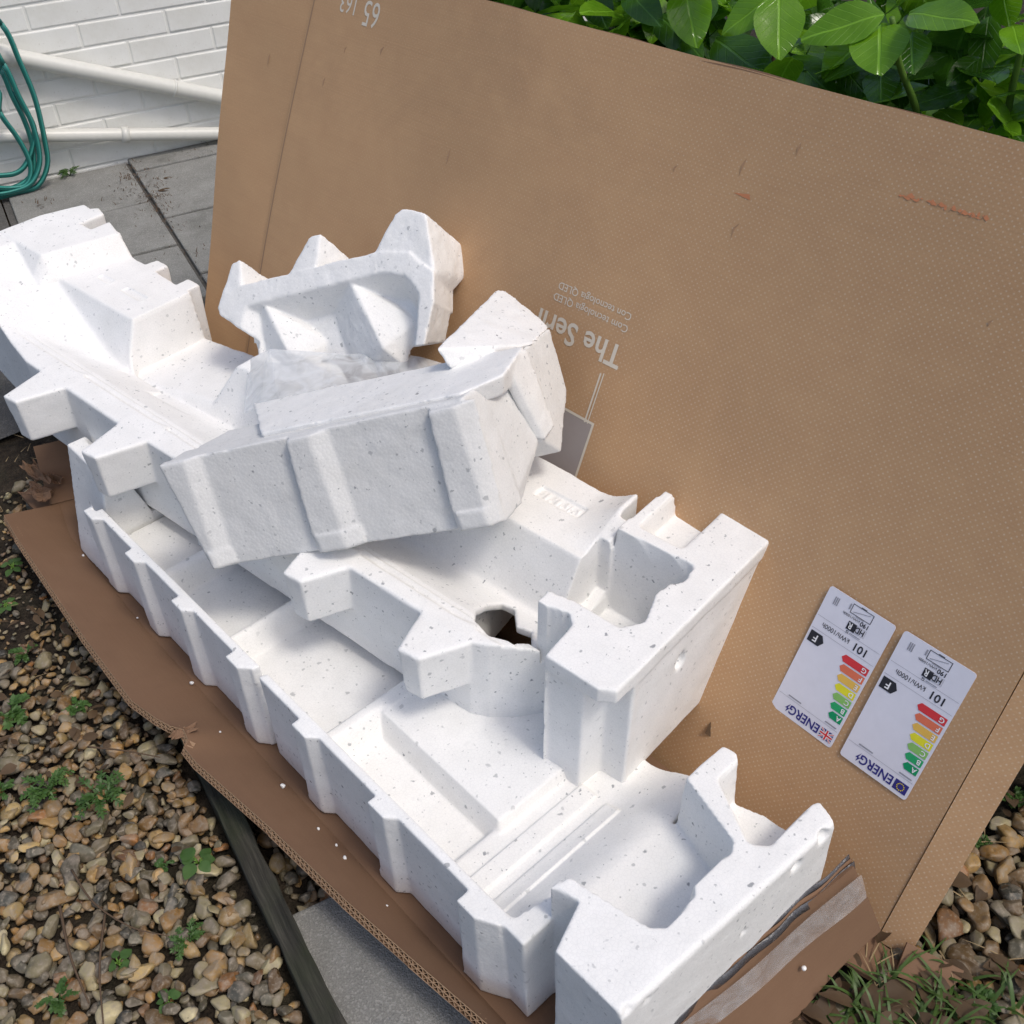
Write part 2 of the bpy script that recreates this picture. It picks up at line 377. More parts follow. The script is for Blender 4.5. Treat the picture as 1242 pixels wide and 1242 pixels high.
# path of paving slabs
PD = np.array([1, -.27, 0]); PD /= np.linalg.norm(PD); PN = np.array([-PD[1], PD[0], 0])
def pathp(s, t, z): return np.array([-3.0, 1.222, 0]) + PD * s + PN * t + np.array([0, 0, z])
paving = empty('pavement', tuple(pathp(1, -.2, 0)), 'weathered grey concrete slab path beside the white wall', 'pavement'); paving['kind'] = 'structure'
for row, (t0, t1) in enumerate(((-.385, 0), (.0, .385), (.385, .77))):
    s = (-.36, -.66, -.46)[row]; k = 0
    while s < 3.2:
        L = .34 if row == 0 else .40
        a, b = s + .006, s + L - .006
        if row == 0 and k == 0: L = .36
        if row == 0 and s < 2.41 < s + L: L = 2.41 - s
        a, b = s + .006, s + L - .006
        zt = .004 + .004 * ((k * 7 + row * 3) % 4) / 4
        c = [pathp(a, t0 + .006, zt), pathp(b, t0 + .006, zt), pathp(b, t1 - .006, zt + .002), pathp(a, t1 - .006, zt + .001)]
        if (row == 0 and (s + L < 1.0 or s > 2.40) and s < 2.75) or (row > 0 and s < (2.0 if row == 1 else 1.2)):
            v, f = slab_between(c, [q - np.array([0, 0, .05]) for q in c]); bevel(obj('paving_slab', v, [tuple(reversed(q)) for q in f], 'slab', paving), .004)
        s += L; k += 1
bv, bf = [], []
for (a0, a1, b0, b1) in ((-.5, 1.05, -.40, .80), (2.415, 2.55, -.385, -.02), (1.05, 2.0, .0, .80)):
    k = len(bv); bv += [pathp(a0, b0, -.008), pathp(a1, b0, -.008), pathp(a1, b1, -.008), pathp(a0, b1, -.008)]; bf.append((k, k + 1, k + 2, k + 3))
tag(obj('path_bed', bv, bf, 'grit'), 'dark grit joints between the paving slabs', 'path', kind='structure')
apron = [pathp(-.9, -1.35, -.004), pathp(.62, -1.35, -.004), pathp(1.10, -.80, -.004), pathp(1.02, -.405, -.004), pathp(-.9, -.405, -.004)]
tag(obj('path', apron, [(0, 1, 2, 3, 4)], 'grit'), 'dark gritty path surface left of the foam', 'path', kind='structure')

# painted brick wall
wall = empty('brick_wall', tuple(W0), 'white painted brick wall behind the pipes and hose', 'wall')
v, f = box_vf(wallp(.4, -.1055, .75), (WD, WN, (0, 0, 1)), (1.7, .107, .85)); obj('mortar_core', v, f, 'mortar', wall)
PITCH, BL = .0705, .262; bm_v, bm_f = box_vf((0, 0, 0), (WD, WN, (0, 0, 1)), (BL / 2 - .0025, .05, PITCH / 2 - .0028))
bme = None
for r in range(-1, 11):
    zc = .0 + (r + .58) * PITCH
    for c in range(-6, 5):
        t = c * BL + .094 + (r % 2) * BL / 2
        if t < -.75 or t > 1.15: continue
        p = wallp(t, -.045 + random.uniform(-.0008, .0008), zc)
        if bme is None:
            o = obj('brick', bm_v, bm_f, 'brick'); bme = o.data; bevel(o, .004, 2)
        else:
            o = bpy.data.objects.new('brick', bme); COL.objects.link(o); bevel(o, .004, 2)
        o.parent = wall; o.location = Vector(p) - wall.location; o.rotation_euler = (random.uniform(-.006, .006), random.uniform(-.004, .004), random.uniform(-.004, .004))
# two waste pipes
def pipe(name, a, b, rad, label, cl):
    a, b = np.array(a), np.array(b); d = b - a; a2, b2 = a - d * .6, b + d * .35
    t = empty(name, tuple((a + b) / 2), label, 'pipe', 'white waste pipes along the wall')
    obj('pipe_run', *tube([a2 + (b2 - a2) * q for q in np.linspace(0, 1, 12)], rad, 20), 'pvc', t, True)
    u = d / np.linalg.norm(d)
    for q, wd, ex in cl:
        p = a + d * q
        obj('pipe_socket', *tube([p - u * wd, p - u * wd * .96, p + u * wd * .96, p + u * wd], [rad, rad + ex, rad + ex, rad], 20), 'pvc', t, True)
    return t
pipe('waste_pipe', (-3.400, 1.052, .391), (-3.224, 1.688, .132), .024, 'upper white plastic pipe sloping diagonally down the wall', [(.02, .028, .006), (.71, .004, .003)])
pipe('waste_pipe', (-3.418, .978, .166), (-3.232, 1.658, .031), .020, 'lower white plastic pipe running just above the paving', [(.51, .012, .005)])

# coiled hose hanging on the wall
HO = WN * .045
hz = empty('garden_hose', (-3.39, .93, .0), 'coiled dark green garden hose hanging against the white wall', 'hose')
strands = [
 [(-3.375, 1.076, .482), (-3.37, 1.091, .377), (-3.368, 1.099, .269), (-3.371, 1.089, .147), (-3.375, 1.074, .073), (-3.388, 1.029, .018), (-3.405, .969, .012), (-3.42, .89, .012)],
 [(-3.370, 1.044, .381), (-3.366, 1.055, .29), (-3.363, 1.066, .215), (-3.364, 1.062, .135), (-3.37, 1.047, .079), (-3.38, 1.009, .034), (-3.395, .957, .022), (-3.41, .90, .026)],
 [(-3.392, 1.038, .364), (-3.390, 1.045, .287), (-3.388, 1.055, .217), (-3.388, 1.056, .154), (-3.390, 1.048, .105), (-3.395, 1.029, .057), (-3.405, .981, .03), (-3.42, .91, .03)],
 [(-3.39, .995, .252), (-3.385, 1.018, .174), (-3.380, 1.028, .109), (-3.382, 1.020, .062), (-3.39, .992, .03), (-3.40, .945, .034), (-3.41, .90, .05)],
 [(-3.411, .925, .076), (-3.402, .978, .069), (-3.392, 1.014, .086), (-3.380, 1.050, .135), (-3.37, 1.07, .20), (-3.385, 1.052, .30)]]
for i, s in enumerate(strands):
    s = np.array(s) + HO
    if i < 4:                                               # close the loop round its far side
        yc = .91; top = s[0]; m = s[::-1].copy(); m[:, 1] = 2 * yc - m[:, 1]; m[:, 0] -= .10
        s = np.vstack([s, m[1:], [(m[-1][0] + .02, yc - .1, top[2] + .12 - i * .01), (top[0] - .01, yc + .08, top[2] + .10 - i * .01)]])
        c = spline(s, 90, True); c = np.vstack([c, c[:1]])
    else: c = spline(s, 40)
    p = obj('hose_loop', *tube(c, .0078, 10), 'hose', hz, True)
    obj('hose_stripe', *tube(c + np.array([.0062, .001, .0042]), .0034, 6), 'hose_stripe', p, True)

# timber edging board
TA, TB = np.array([-1.119, .2936, 0]), np.array([-.389, .1515, 0]); td = (TB - TA) / np.linalg.norm(TB - TA); tn = np.array([-td[1], td[0], 0])
v = []; ns = 26
for i in range(ns + 1):
    p = TA + (TB - TA) * i / ns; j = lambda s: random.uniform(-s, s)
    for (o_, z) in ((-.017, -.08), (-.016 + j(.0015), .030 + j(.002)), (.015 + j(.002), .032 + j(.0025)), (.017, -.08)): v.append(p + tn * o_ + np.array([0, 0, z]))
f = [(i * 4 + a, i * 4 + a + 1, i * 4 + a + 5, i * 4 + a + 4) for i in range(ns) for a in range(3)] + [(0, 1, 2, 3), (ns * 4 + 3, ns * 4 + 2, ns * 4 + 1, ns * 4)]
tag(bevel(obj('edging_board', v, f, 'wood', uv=[((q - TA) @ td, (q - TA) @ tn + q[2] * .7) for q in v]), .002, 2, 50), 'weathered dark timber edging board between gravel and path', 'edging')

# ---- gravel: thousands of pebbles, one object
def ico(sub):
    bm = bmesh.new(); bmesh.ops.create_icosphere(bm, subdivisions=sub, radius=1)
    v = np.array([q.co[:] for q in bm.verts]); f = np.array([[x.index for x in q.verts] for q in bm.faces]); bm.free(); return v, f
I2, I3 = ico(2), ico(3)
def pebble_bases(ic, k):
    out = []
    for i in range(k):
        v = ic[0].copy(); d = np.zeros(len(v))
        for _ in range(9):                                   # flattened facets, like broken flint worn round
            nn = RNG.standard_normal(3); nn /= np.linalg.norm(nn); lim = RNG.uniform(.45, .88); pr = v @ nn
            over = np.clip(pr - lim, 0, None); v -= nn * (over * .95)[:, None]
        for _ in range(3):
            nn = RNG.standard_normal(3) * 2.2; v *= (1 + .06 * np.sin(v @ nn + RNG.uniform(0, 6)))[:, None]
        out.append(v)
    return out
PB2, PB3 = pebble_bases(I2, 14), pebble_bases(I3, 14)
TINTS = np.array([(.30, .17, .075), (.36, .225, .11), (.25, .155, .09), (.42, .30, .17), (.20, .115, .06), (.155, .125, .10), (.33, .28, .21), (.10, .085, .075), (.055, .055, .06), (.46, .40, .31), (.27, .125, .055), (.22, .19, .15), (.38, .245, .12), (.13, .12, .115)])
TW = np.array([9, 9, 9, 6, 8, 10, 9, 6, 6, 5, 4, 10, 7, 8.]); TW /= TW.sum()
def timber_y(x): return TA[1] + (x - TA[0]) * (TB[1] - TA[1]) / (TB[0] - TA[0])
def pebbles(name, cells, label):
    VV, FF, CC, o = [], [], [], 0
    for (x, y, r, z, near) in cells:
        B, I = (PB3, I3) if near else (PB2, I2)
        b = B[RNG.integers(len(B))]; a = RNG.uniform(0, 6.283); t1, t2 = RNG.normal(0, .35, 2)
        sc = np.array([RNG.uniform(.95, 1.45), RNG.uniform(.75, 1.05), RNG.uniform(.5, .8)]) * r
        v = b * sc
        c, s = math.cos(t1), math.sin(t1); v = v @ np.array([[1, 0, 0], [0, c, -s], [0, s, c]])
        c, s = math.cos(t2), math.sin(t2); v = v @ np.array([[c, 0, s], [0, 1, 0], [-s, 0, c]])
        c, s = math.cos(a), math.sin(a); v = v @ np.array([[c, -s, 0], [s, c, 0], [0, 0, 1]])
        VV.append(v + np.array([x, y, z])); FF.append(I[1] + o); o += len(v)
        tint = TINTS[RNG.choice(len(TINTS), p=TW)] * RNG.uniform(.45, 1.2) * np.array([.95, .93, .66]); CC.append(np.tile([*tint, 1], (len(v), 1)))
    V, F, Cc = np.vstack(VV), np.vstack(FF), np.vstack(CC)
    me = bpy.data.meshes.new(name); me.vertices.add(len(V)); me.vertices.foreach_set('co', V.astype(np.float32).ravel())
    me.loops.add(F.size); me.loops.foreach_set('vertex_index', F.astype(np.int32).ravel())
    me.polygons.add(len(F)); me.polygons.foreach_set('loop_start', np.arange(0, F.size, 3, dtype=np.int32)); me.polygons.foreach_set('loop_total', np.full(len(F), 3, np.int32))
    me.polygons.foreach_set('use_smooth', np.ones(len(F), bool)); me.update(calc_edges=True)
    ca = me.color_attributes.new('tint', 'FLOAT_COLOR', 'POINT'); ca.data.foreach_set('color', Cc.astype(np.float32).ravel())
    me.materials.append(M['stone']); ob = bpy.data.objects.new(name, me); COL.objects.link(ob)
    return tag(ob, label, 'gravel', kind='stuff')
cells = []
def scatter(x0, x1, y0, y1, inside, step, r0, r1, zlift, near=lambda x, y: True, dens=lambda x, y: 1):
    for x in np.arange(x0, x1, step):
        for y in np.arange(y0, y1, step):
            px, py = x + RNG.uniform(-.5, .5) * step, y + RNG.uniform(-.5, .5) * step
            if inside(px, py) and RNG.random() < dens(px, py):
                r = RNG.uniform(r0, r1) * (1.32 if RNG.random() < .12 else 1); cells.append((px, py, r, zlift + RNG.uniform(-.004, .005), near(px, py)))
gl = lambda x, y: y < timber_y(x) - .028 and x < -.38
soily = lambda x, y: float(np.clip(1.15 - (-x - 1.22) * 2.8 - (y - .10) * 1.0, .14, 1))
scatter(-1.95, -.36, -.30, .52, gl, .0215, .0075, .0150, .000, lambda x, y: x > -1.15, soily)
scatter(-1.95, -.36, -.30, .52, gl, .0175, .006, .0105, -.010, lambda x, y: False, soily)
scatter(-1.95, -.9, .0, .5, gl, .016, .0025, .006, -.016, lambda x, y: False)
gap = lambda x, y: timber_y(x) + .026 < y < timber_y(x) + (.24 if x < -.77 else .078) and -1.2 < x < -.40
scatter(-1.2, -.40, .05, .60, gap, .022, .009, .016, -.008)
scatter(-1.2, -.40, .05, .60, gap, .018, .006, .010, -.018)
pebbles('gravel', cells, 'brown and grey pebble gravel left of the timber edging'); cells = []
gr = lambda x, y: x > -.205 + .0 * y and (y > .60 or x > -.12)
dr = lambda x, y: float(np.clip((y - .66) * 6 + .35, .25, 1))
scatter(-.215, .12, .30, 1.55, gr, .0265, .011, .0185, .002, dens=dr)
scatter(-.215, .12, .30, 1.55, gr, .024, .009, .014, -.012, dens=dr)
pebbles('gravel', cells, 'brown and mottled pebble gravel right of the box panel'); cells = []

# ================================================================== CARDBOARD BOX
LEAN = math.radians(25.04); PY0 = .7615
def pan(x, s, off=0, at=None):
    """point on the leaning back panel: x along, s up the slope, off towards the front"""
    bx, bs = at if at else (x, s)
    bow = .010 * math.sin((bx + 2.0) * 3.1) * math.sin(max(0, bs) * 2.6) + .0035 * math.sin(bx * 8 + bs * 6)
    o_ = off + bow
    return np.array([x, PY0 + s * math.sin(LEAN) - o_ * math.cos(LEAN), s * math.cos(LEAN) + o_ * math.sin(LEAN)])
box = empty('cardboard_box', (-1.0, .76, .0), 'big brown cardboard television box opened out with upside-down print', 'cardboard box')
STOP = .937
xs = np.concatenate([np.linspace(-1.785, -.218, 64)]); ss = np.linspace(0.0, STOP, 40)
V, UV, F = [], [], []
for off in (0, -.007):
    for x in xs:
        for s in ss: V.append(pan(x, s, off)); UV.append((x, s))
a, b = len(xs), len(ss)
for i in range(a - 1):
    for j in range(b - 1):
        q = (i * b + j, (i + 1) * b + j, (i + 1) * b + j + 1, i * b + j + 1); F.append(q); F.append(tuple(reversed([t + a * b for t in q])))
rim = [(i * b, (i + 1) * b) for i in range(a - 1)] + [((a - 1) * b + j, (a - 1) * b + j + 1) for j in range(b - 1)] + [((i + 1) * b + b - 1, i * b + b - 1) for i in range(a - 1)] + [(j + 1, j) for j in range(b - 1)]
F += [(p, p + a * b, q + a * b, q) for p, q in rim]
panel = obj('back_panel', V, F, 'panel', box, True, UV)
m_ = panel.modifiers.new('split', 'EDGE_SPLIT'); m_.split_angle = math.radians(50)
def sheet(name, corners, nx, ny, mat, parent, thick=.006, wob=.003, uvs=1.0, seed=0, smooth=True):
    """a bilinear sheet of card with thickness; corners a(0,0) b(1,0) c(1,1) d(0,1)"""
    r = np.random.default_rng(seed); A, B, C_, D_ = [np.array(q, float) for q in corners]
    nrm = np.cross(B - A, D_ - A); nrm /= np.linalg.norm(nrm); ph = r.uniform(0, 6, 4)
    V, UV = [], []
    LX, LY = np.linalg.norm(B - A), np.linalg.norm(D_ - A)
    for sgn in (0, -1):
        for i in range(nx + 1):
            for j in range(ny + 1):
                u, v_ = i / nx, j / ny
                p = A * (1 - u) * (1 - v_) + B * u * (1 - v_) + C_ * u * v_ + D_ * (1 - u) * v_
                p = p + nrm * (sgn * thick + wob * (math.sin(u * LX * 11 + ph[0]) * math.cos(v_ * LY * 9 + ph[1]) + .6 * math.sin(u * LX * 27 + v_ * LY * 16 + ph[2])))
                V.append(p); UV.append((u * LX + A[0], v_ * LY + A[1]))
    m = (nx + 1) * (ny + 1); k = ny + 1; F = []
    for i in range(nx):
        for j in range(ny):
            q = (i * k + j, (i + 1) * k + j, (i + 1) * k + j + 1, i * k + j + 1); F.append(q); F.append(tuple(t + m for t in reversed(q)))
    rim = [(i * k, (i + 1) * k) for i in range(nx)] + [(nx * k + j, nx * k + j + 1) for j in range(ny)] + [((i + 1) * k + ny, i * k + ny) for i in range(nx)] + [(j + 1, j) for j in range(ny)]
    F += [(p, p + m, q + m, q) for p, q in rim]
    o = obj(name, V, F, mat, parent, smooth, UV)
    if smooth: e = o.modifiers.new('split', 'EDGE_SPLIT'); e.split_angle = math.radians(50)
    return o
# left side strip of the panel beyond its crease, and the right side flap folded back
l0, l1, l2, l3 = pan(-2.005, 0.0, .004), pan(-1.788, 0, .001), pan(-1.788, STOP, .001), pan(-2.06, STOP, .012)
sheet('side_flap', [l0 + np.array([.085, 0, 0]), l1, l2, l3], 8, 24, 'panel', box, .007, .002, seed=3)
r0, r3 = pan(-.2165, 0.0), pan(-.2165, STOP)
sheet('side_flap', [r0, r0 + np.array([.040, .006, .002]), r3 + np.array([.05, .02, -.006]), r3], 4, 24, 'panel', box, .006, .0015, seed=4)
# folded over top edge
t0, t1 = pan(-1.70, STOP + .0005, -.003), pan(-.218, STOP + .0005, -.003)
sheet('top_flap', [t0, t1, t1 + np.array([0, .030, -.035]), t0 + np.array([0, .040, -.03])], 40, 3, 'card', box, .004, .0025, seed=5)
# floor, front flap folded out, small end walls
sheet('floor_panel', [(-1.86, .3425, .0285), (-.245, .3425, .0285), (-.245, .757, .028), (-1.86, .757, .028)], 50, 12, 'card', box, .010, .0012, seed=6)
fo = [(-1.759, 0.2825, 0.075), (-1.672, 0.2722, 0.085), (-1.345, 0.2480, 0.095), (-1.164, 0.2410, 0.095), (-1.108, 0.2510, 0.095), (-1.081, 0.2589, 0.095), (-1.061, 0.2700, 0.095), (-1.040, 0.2654, 0.095), (-1.033, 0.2548, 0.095), (-0.996, 0.2538, 0.095), (-0.832, 0.2723, 0.093), (-0.683, 0.2840, 0.090), (-0.567, 0.2979, 0.086), (-0.451, 0.3129, 0.082), (-0.327, 0.3258, 0.078)]
fi = [(q[0] + (-.02 if i == 0 else .0), .3425 + (.041 if i == 0 else .014 if i == 1 else 0), .0300) for i, q in enumerate(fo)]
V, UV, F = [], [], []; K = 6
FUP = []
for p, q in zip(fo, fi):
    e_ = np.array(p) - np.array(q); e_[0] = 0; e_ /= np.linalg.norm(e_); FUP.append((e_, np.array([0, e_[2], -e_[1]])))
for th_ in (0, -.0105):
    for (p, q), (e_, nu_) in zip(zip(fo, fi), FUP):
        for j in range(K):
            u = j / (K - 1); w_ = np.array(p) * (1 - u) + np.array(q) * u; w_ = w_ + nu_ * (th_ + .0008); V.append(w_); UV.append((w_[0], w_[1]))
m0 = len(fo) * K
for i in range(len(fo) - 1):
    for j in range(K - 1):
        q = (i * K + j, (i + 1) * K + j, (i + 1) * K + j + 1, i * K + j + 1); F.append(q); F.append(tuple(t + m0 for t in reversed(q)))
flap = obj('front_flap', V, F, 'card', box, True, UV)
# corrugated cut edge of the flap: two walls of fluting between three liners
def flute(p0, p1, out, up, hgt=.0105, walls=2, pitch=.0085, deep=.012):
    p0, p1 = np.array(p0, float), np.array(p1, float); d = p1 - p0; L = np.linalg.norm(d); d /= L; parts = []
    up = up - d * (up @ d); up /= np.linalg.norm(up); out = np.cross(d, up); hw = (hgt - .0006) / walls
    for k in range(walls + 1):
        z = -hgt + .0003 + k * hw; parts.append(box_vf((p0 + p1) / 2 + up * z - out * .0004, (d, out, up), (L / 2, .0008, .0005)))
    for k in range(walls):
        V = []; nseg = max(4, int(L / pitch * 6))
        for i in range(nseg + 1):
            t = L * i / nseg; z = -hgt + .0003 + hw * (k + .5) + .5 * (hw - .0016) * math.sin(2 * math.pi * t / pitch + k * 1.7)
            c = p0 + d * t + up * z
            for a_, b_ in ((-deep, -.0005), (.0002, -.0005), (.0002, .0005), (-deep, .0005)): V.append(c + out * a_ + up * b_)
        F = [(i * 4 + a_, i * 4 + (a_ + 1) % 4, i * 4 + 4 + (a_ + 1) % 4, i * 4 + 4 + a_) for i in range(nseg) for a_ in range(4)]
        parts.append((V, F))
    return joinvf(parts)
el = []
for k, (p, q) in enumerate(zip(fo[:-1], fo[1:])): el.append(flute(p, q, FUP[k][0], FUP[k][1]))
V, F = joinvf(el); o = obj('corrugated_edge', V, F, 'edge', flap, False, [(q[0], q[2]) for q in V]); o['kind'] = 'stuff'
# crumpled torn card on the flap's notch and its left corner
def crumple(name, c, size, mat, parent, seed, n=10, flatz=.5):
    r = np.random.default_rng(seed); V, UV = [], []
    ph = r.uniform(0, 6, 8); ax = r.uniform(0, 6)
    for i in range(n + 1):
        for j in range(n + 1):
            u, v_ = i / n - .5, j / n - .5
            rag = 1 + .25 * math.sin(9 * u + ph[6]) * math.cos(8 * v_ + ph[7])
            x, y = u * size[0] * rag, v_ * size[1] * rag
            z = flatz * size[1] * (.35 * math.sin(7 * u + ph[0]) * math.cos(6 * v_ + ph[1]) + .2 * abs(math.sin(13 * u + 9 * v_ + ph[2])) + .14 * r.standard_normal() * .4)
            V.append(np.array(c) + np.array([x * math.cos(ax) - y * math.sin(ax), x * math.sin(ax) + y * math.cos(ax), z])); UV.append((x, y))
    k = n + 1; F = [(i * k + j, (i + 1) * k + j, (i + 1) * k + j + 1, i * k + j + 1) for i in range(n) for j in range(n)]
    o = obj(name, V, F, mat, parent, False, UV)
    s = o.modifiers.new('thick', 'SOLIDIFY'); s.thickness = .002; return o
crumple('torn_card', (-1.06, .268, .092), (.036, .014), 'card', flap, 3)
crumple('torn_card', (-1.80, .362, .060), (.06, .032), 'card', flap, 5)
crumple('torn_card', (-1.83, .385, .075), (.10, .028), 'card', flap, 9, flatz=1.2)
# end wall at the near end, pushed outward, with clear tape
EW = [(-.302, .395, .132), (-.262, .735, .150), (-.215, .76, .030), (-.235, .36, .0)]
endw = sheet('end_wall', [EW[3], EW[2], EW[1], EW[0]], 14, 8, 'card', box, .007, .004, seed=8)
tp = [np.array(q) + np.array([.006, -.001, .004]) for q in ((-.295, .41, .118), (-.258, .733, .146), (-.247, .738, .105), (-.270, .50, .092))]
sheet('packing_tape', tp, 26, 6, 'film', endw, .0006, .0035, seed=12)
for kx, (zz, mt) in enumerate(((.146, 'darkfilm'), (.141, 'card'), (.138, 'darkfilm'))):
    c = []
    for i in range(40):
        u = i / 39; c.append((-.3075 + .036 * u + .0032 * kx + .0012 * math.sin(u * 30 + kx), .385 + .355 * u, zz + .012 * u + .0018 * math.sin(u * 19 + kx * .5) + .0008 * math.sin(u * 43 + kx)))
    V, F = [], []
    for p in c: V += [np.array(p) + np.array([0, 0, .0]), np.array(p) + np.array([.004, 0, -.012])]
    F = [(2 * i, 2 * i + 2, 2 * i + 3, 2 * i + 1) for i in range(39)]
    o = obj('plastic_liner', V, F, mt, endw, True, [(q[1], q[2]) for q in V]); o.modifiers.new('thick', 'SOLIDIFY').thickness = .0008
sheet('end_wall', [(-1.79, .37, .03), (-1.70, .60, .03), (-1.73, .60, .15), (-1.85, .395, .125)], 12, 6, 'card', box, .006, .006, seed=18)
# loose bottom flaps at the panel's foot
sheet('bottom_flap', [pan(-.30, -.005, .004), pan(-.185, .0, .002), (-.165, .715, .008), (-.235, .700, .012)], 8, 4, 'card', box, .005, .004, seed=14)
sheet('bottom_flap', [(-.185, .772, .026), (-.115, .80, .010), (-.125, .760, .004), (-.176, .735, .006)], 6, 4, 'card', box, .005, .003, seed=15)
sheet('bottom_flap', [(-.30, .36, .010), (-.235, .62, .014), (-.185, .60, .004), (-.22, .33, .002)], 10, 5, 'card', box, .004, .006, seed=16)

# ---- print on the panel
def text_mesh(body, size, ext=.0003, bold=False, align='LEFT', squeeze=1.0):
    cu = bpy.data.curves.new('t', 'FONT'); cu.body = body; cu.size = size; cu.extrude = 0; cu.align_x = align; cu.resolution_u = 3
    cu.offset = size * .018 if bold else 0
    o = bpy.data.objects.new('t', cu); COL.objects.link(o); dg = bpy.context.evaluated_depsgraph_get()
    me = bpy.data.meshes.new_from_object(o.evaluated_get(dg)); bpy.data.objects.remove(o); bpy.data.curves.remove(cu)
    v = np.array([q.co[:] for q in me.vertices]).reshape(-1, 3); f = [tuple(p.vertices) for p in me.polygons]; bpy.data.meshes.remove(me)
    v[:, 0] *= squeeze; return v, f
def on_panel(v2, org, rot, off):
    """2-D points placed on the panel about org=(x, s), turned by rot"""
    c, s = math.cos(rot), math.sin(rot); return [pan(org[0] + p[0] * c - p[1] * s, org[1] + p[0] * s + p[1] * c, off) for p in v2]
def z2s(z): return z / math.cos(LEAN)
def ptext(body, org, size, mat='white_print', parent=panel, rot=math.pi, off=.0005, bold=False, squeeze=1.0, name='printed_text'):
    v, f = text_mesh(body, size, bold=bold, squeeze=squeeze); return obj(name, on_panel(v, org, rot, off), [tuple(reversed(q)) if False else q for q in f], mat, parent)
def pquad(name, x0, x1, s0, s1, mat, off=.0004, parent=panel, n=8):
    m = max(1, int((s1 - s0) / .02)); V = [pan(x0 + (x1 - x0) * i / n, s0 + (s1 - s0) * j / m, off) for i in range(n + 1) for j in range(m + 1)]; k = m + 1
    return obj(name, V, [(i * k + j, (i + 1) * k + j, (i + 1) * k + j + 1, i * k + j + 1) for i in range(n) for j in range(m)], mat, parent)
ptext('The Serif', (-.881, .541), .048, bold=True, squeeze=.98)
ptext('Com tecnologia QLED', (-.886, .5725), .0158)
ptext('Con tecnologia QLED', (-.887, .5905), .0158)
pquad('grey_print', -1.055, -.889, z2s(.20), z2s(.377), 'cardgrey')
for x0, x1, s0, s1 in ((-.892, -.888, .20, .378), (-1.055, -.888, .3765, .380), (-.9075, -.9045, .375, .446), (-.9015, -.8995, .375, .448)): pquad('print_line', x0, x1, z2s(s0), z2s(s1), 'white_print', .0007)
ptext('65', (-1.585, z2s(.806)), .060, squeeze=.82); ptext('163', (-1.650, z2s(.806)), .044, squeeze=.82)
ptext('cm', (-1.705, z2s(.806)), .016, squeeze=.9)
pquad('grey_print', -1.70, -1.585, z2s(.815), z2s(.84), 'cardgrey')
for k in range(3): pquad('print_line', -1.70 + .012 * k, -1.60, z2s(.8165 + .008 * k), z2s(.8185 + .008 * k), 'white_print', .0007)
o = ptext('Hom', (-1.872, z2s(.214)), .036, squeeze=.8)
for k in range(3): pquad('print_line', -1.93 + .01 * k, -1.84, z2s(.150 - .012 * k), z2s(.1515 - .012 * k), 'white_print', .0006, n=2)
for x, z, l_, dx in ((-1.66, .72, .016, .006), (-1.885, .66, .030, .002), (-1.56, .735, .02, .009), (-1.33, .62, .035, .002), (-1.70, .66, .022, .004), (-.80, .735, .030, .004), (-.90, .715, .014, .005), (-.73, .775, .022, .001), (-.78, .665, .03, .010), (-.42, .675, .012, .004), (-1.94, .52, .022, .001), (-1.90, .40, .014, .004)):
    s = z2s(z); V = [pan(x, s, .0005), pan(x + .0009 + l_ * .02, s + l_ * (.25 + .3 * math.sin(x * 50) ** 2), .0005), pan(x + dx * .6, s + l_ * .8, .0005), pan(x - .0014, s + l_ * .5, .0012)]
    obj('scuff_mark', V, [(0, 1, 2, 3)], 'scuff', panel)
r_ = np.random.default_rng(77)
for k in range(26):                                          # broken orange scrape
    x = -.582 + k * .0043 + r_.uniform(-.002, .002); s = .849 + .0035 * k / 26 + r_.normal(0, .0016); l_, h_ = r_.uniform(.003, .011), r_.uniform(.001, .0042)
    obj('orange_mark', [pan(x, s, .0005), pan(x + l_ * .7, s - h_ * .6, .0005), pan(x + l_, s + h_ * .2, .0005), pan(x + l_ * .4, s + h_, .0005)], [(0, 1, 2, 3)], 'orange', panel)
    if k > 11 and k % 3 == 0: obj('scuff_mark', [pan(x, s - .003, .0008), pan(x + .0022, s - .002, .0008), pan(x + .003, s + .003, .0008)], [(0, 1, 2)], 'scuff', panel)
V = [pan(-.80, z2s(.716), .0005), pan(-.772, z2s(.714), .0005), pan(-.775, z2s(.720), .0012)]; obj('orange_mark', V, [(0, 1, 2)], 'orange', panel)
# creases in the panel face
for x0, x1 in ((-1.786, -1.770),):
    pquad('crease', x0 + .004, x0 + .0075, .01, .93, 'edge', .0004, n=2)

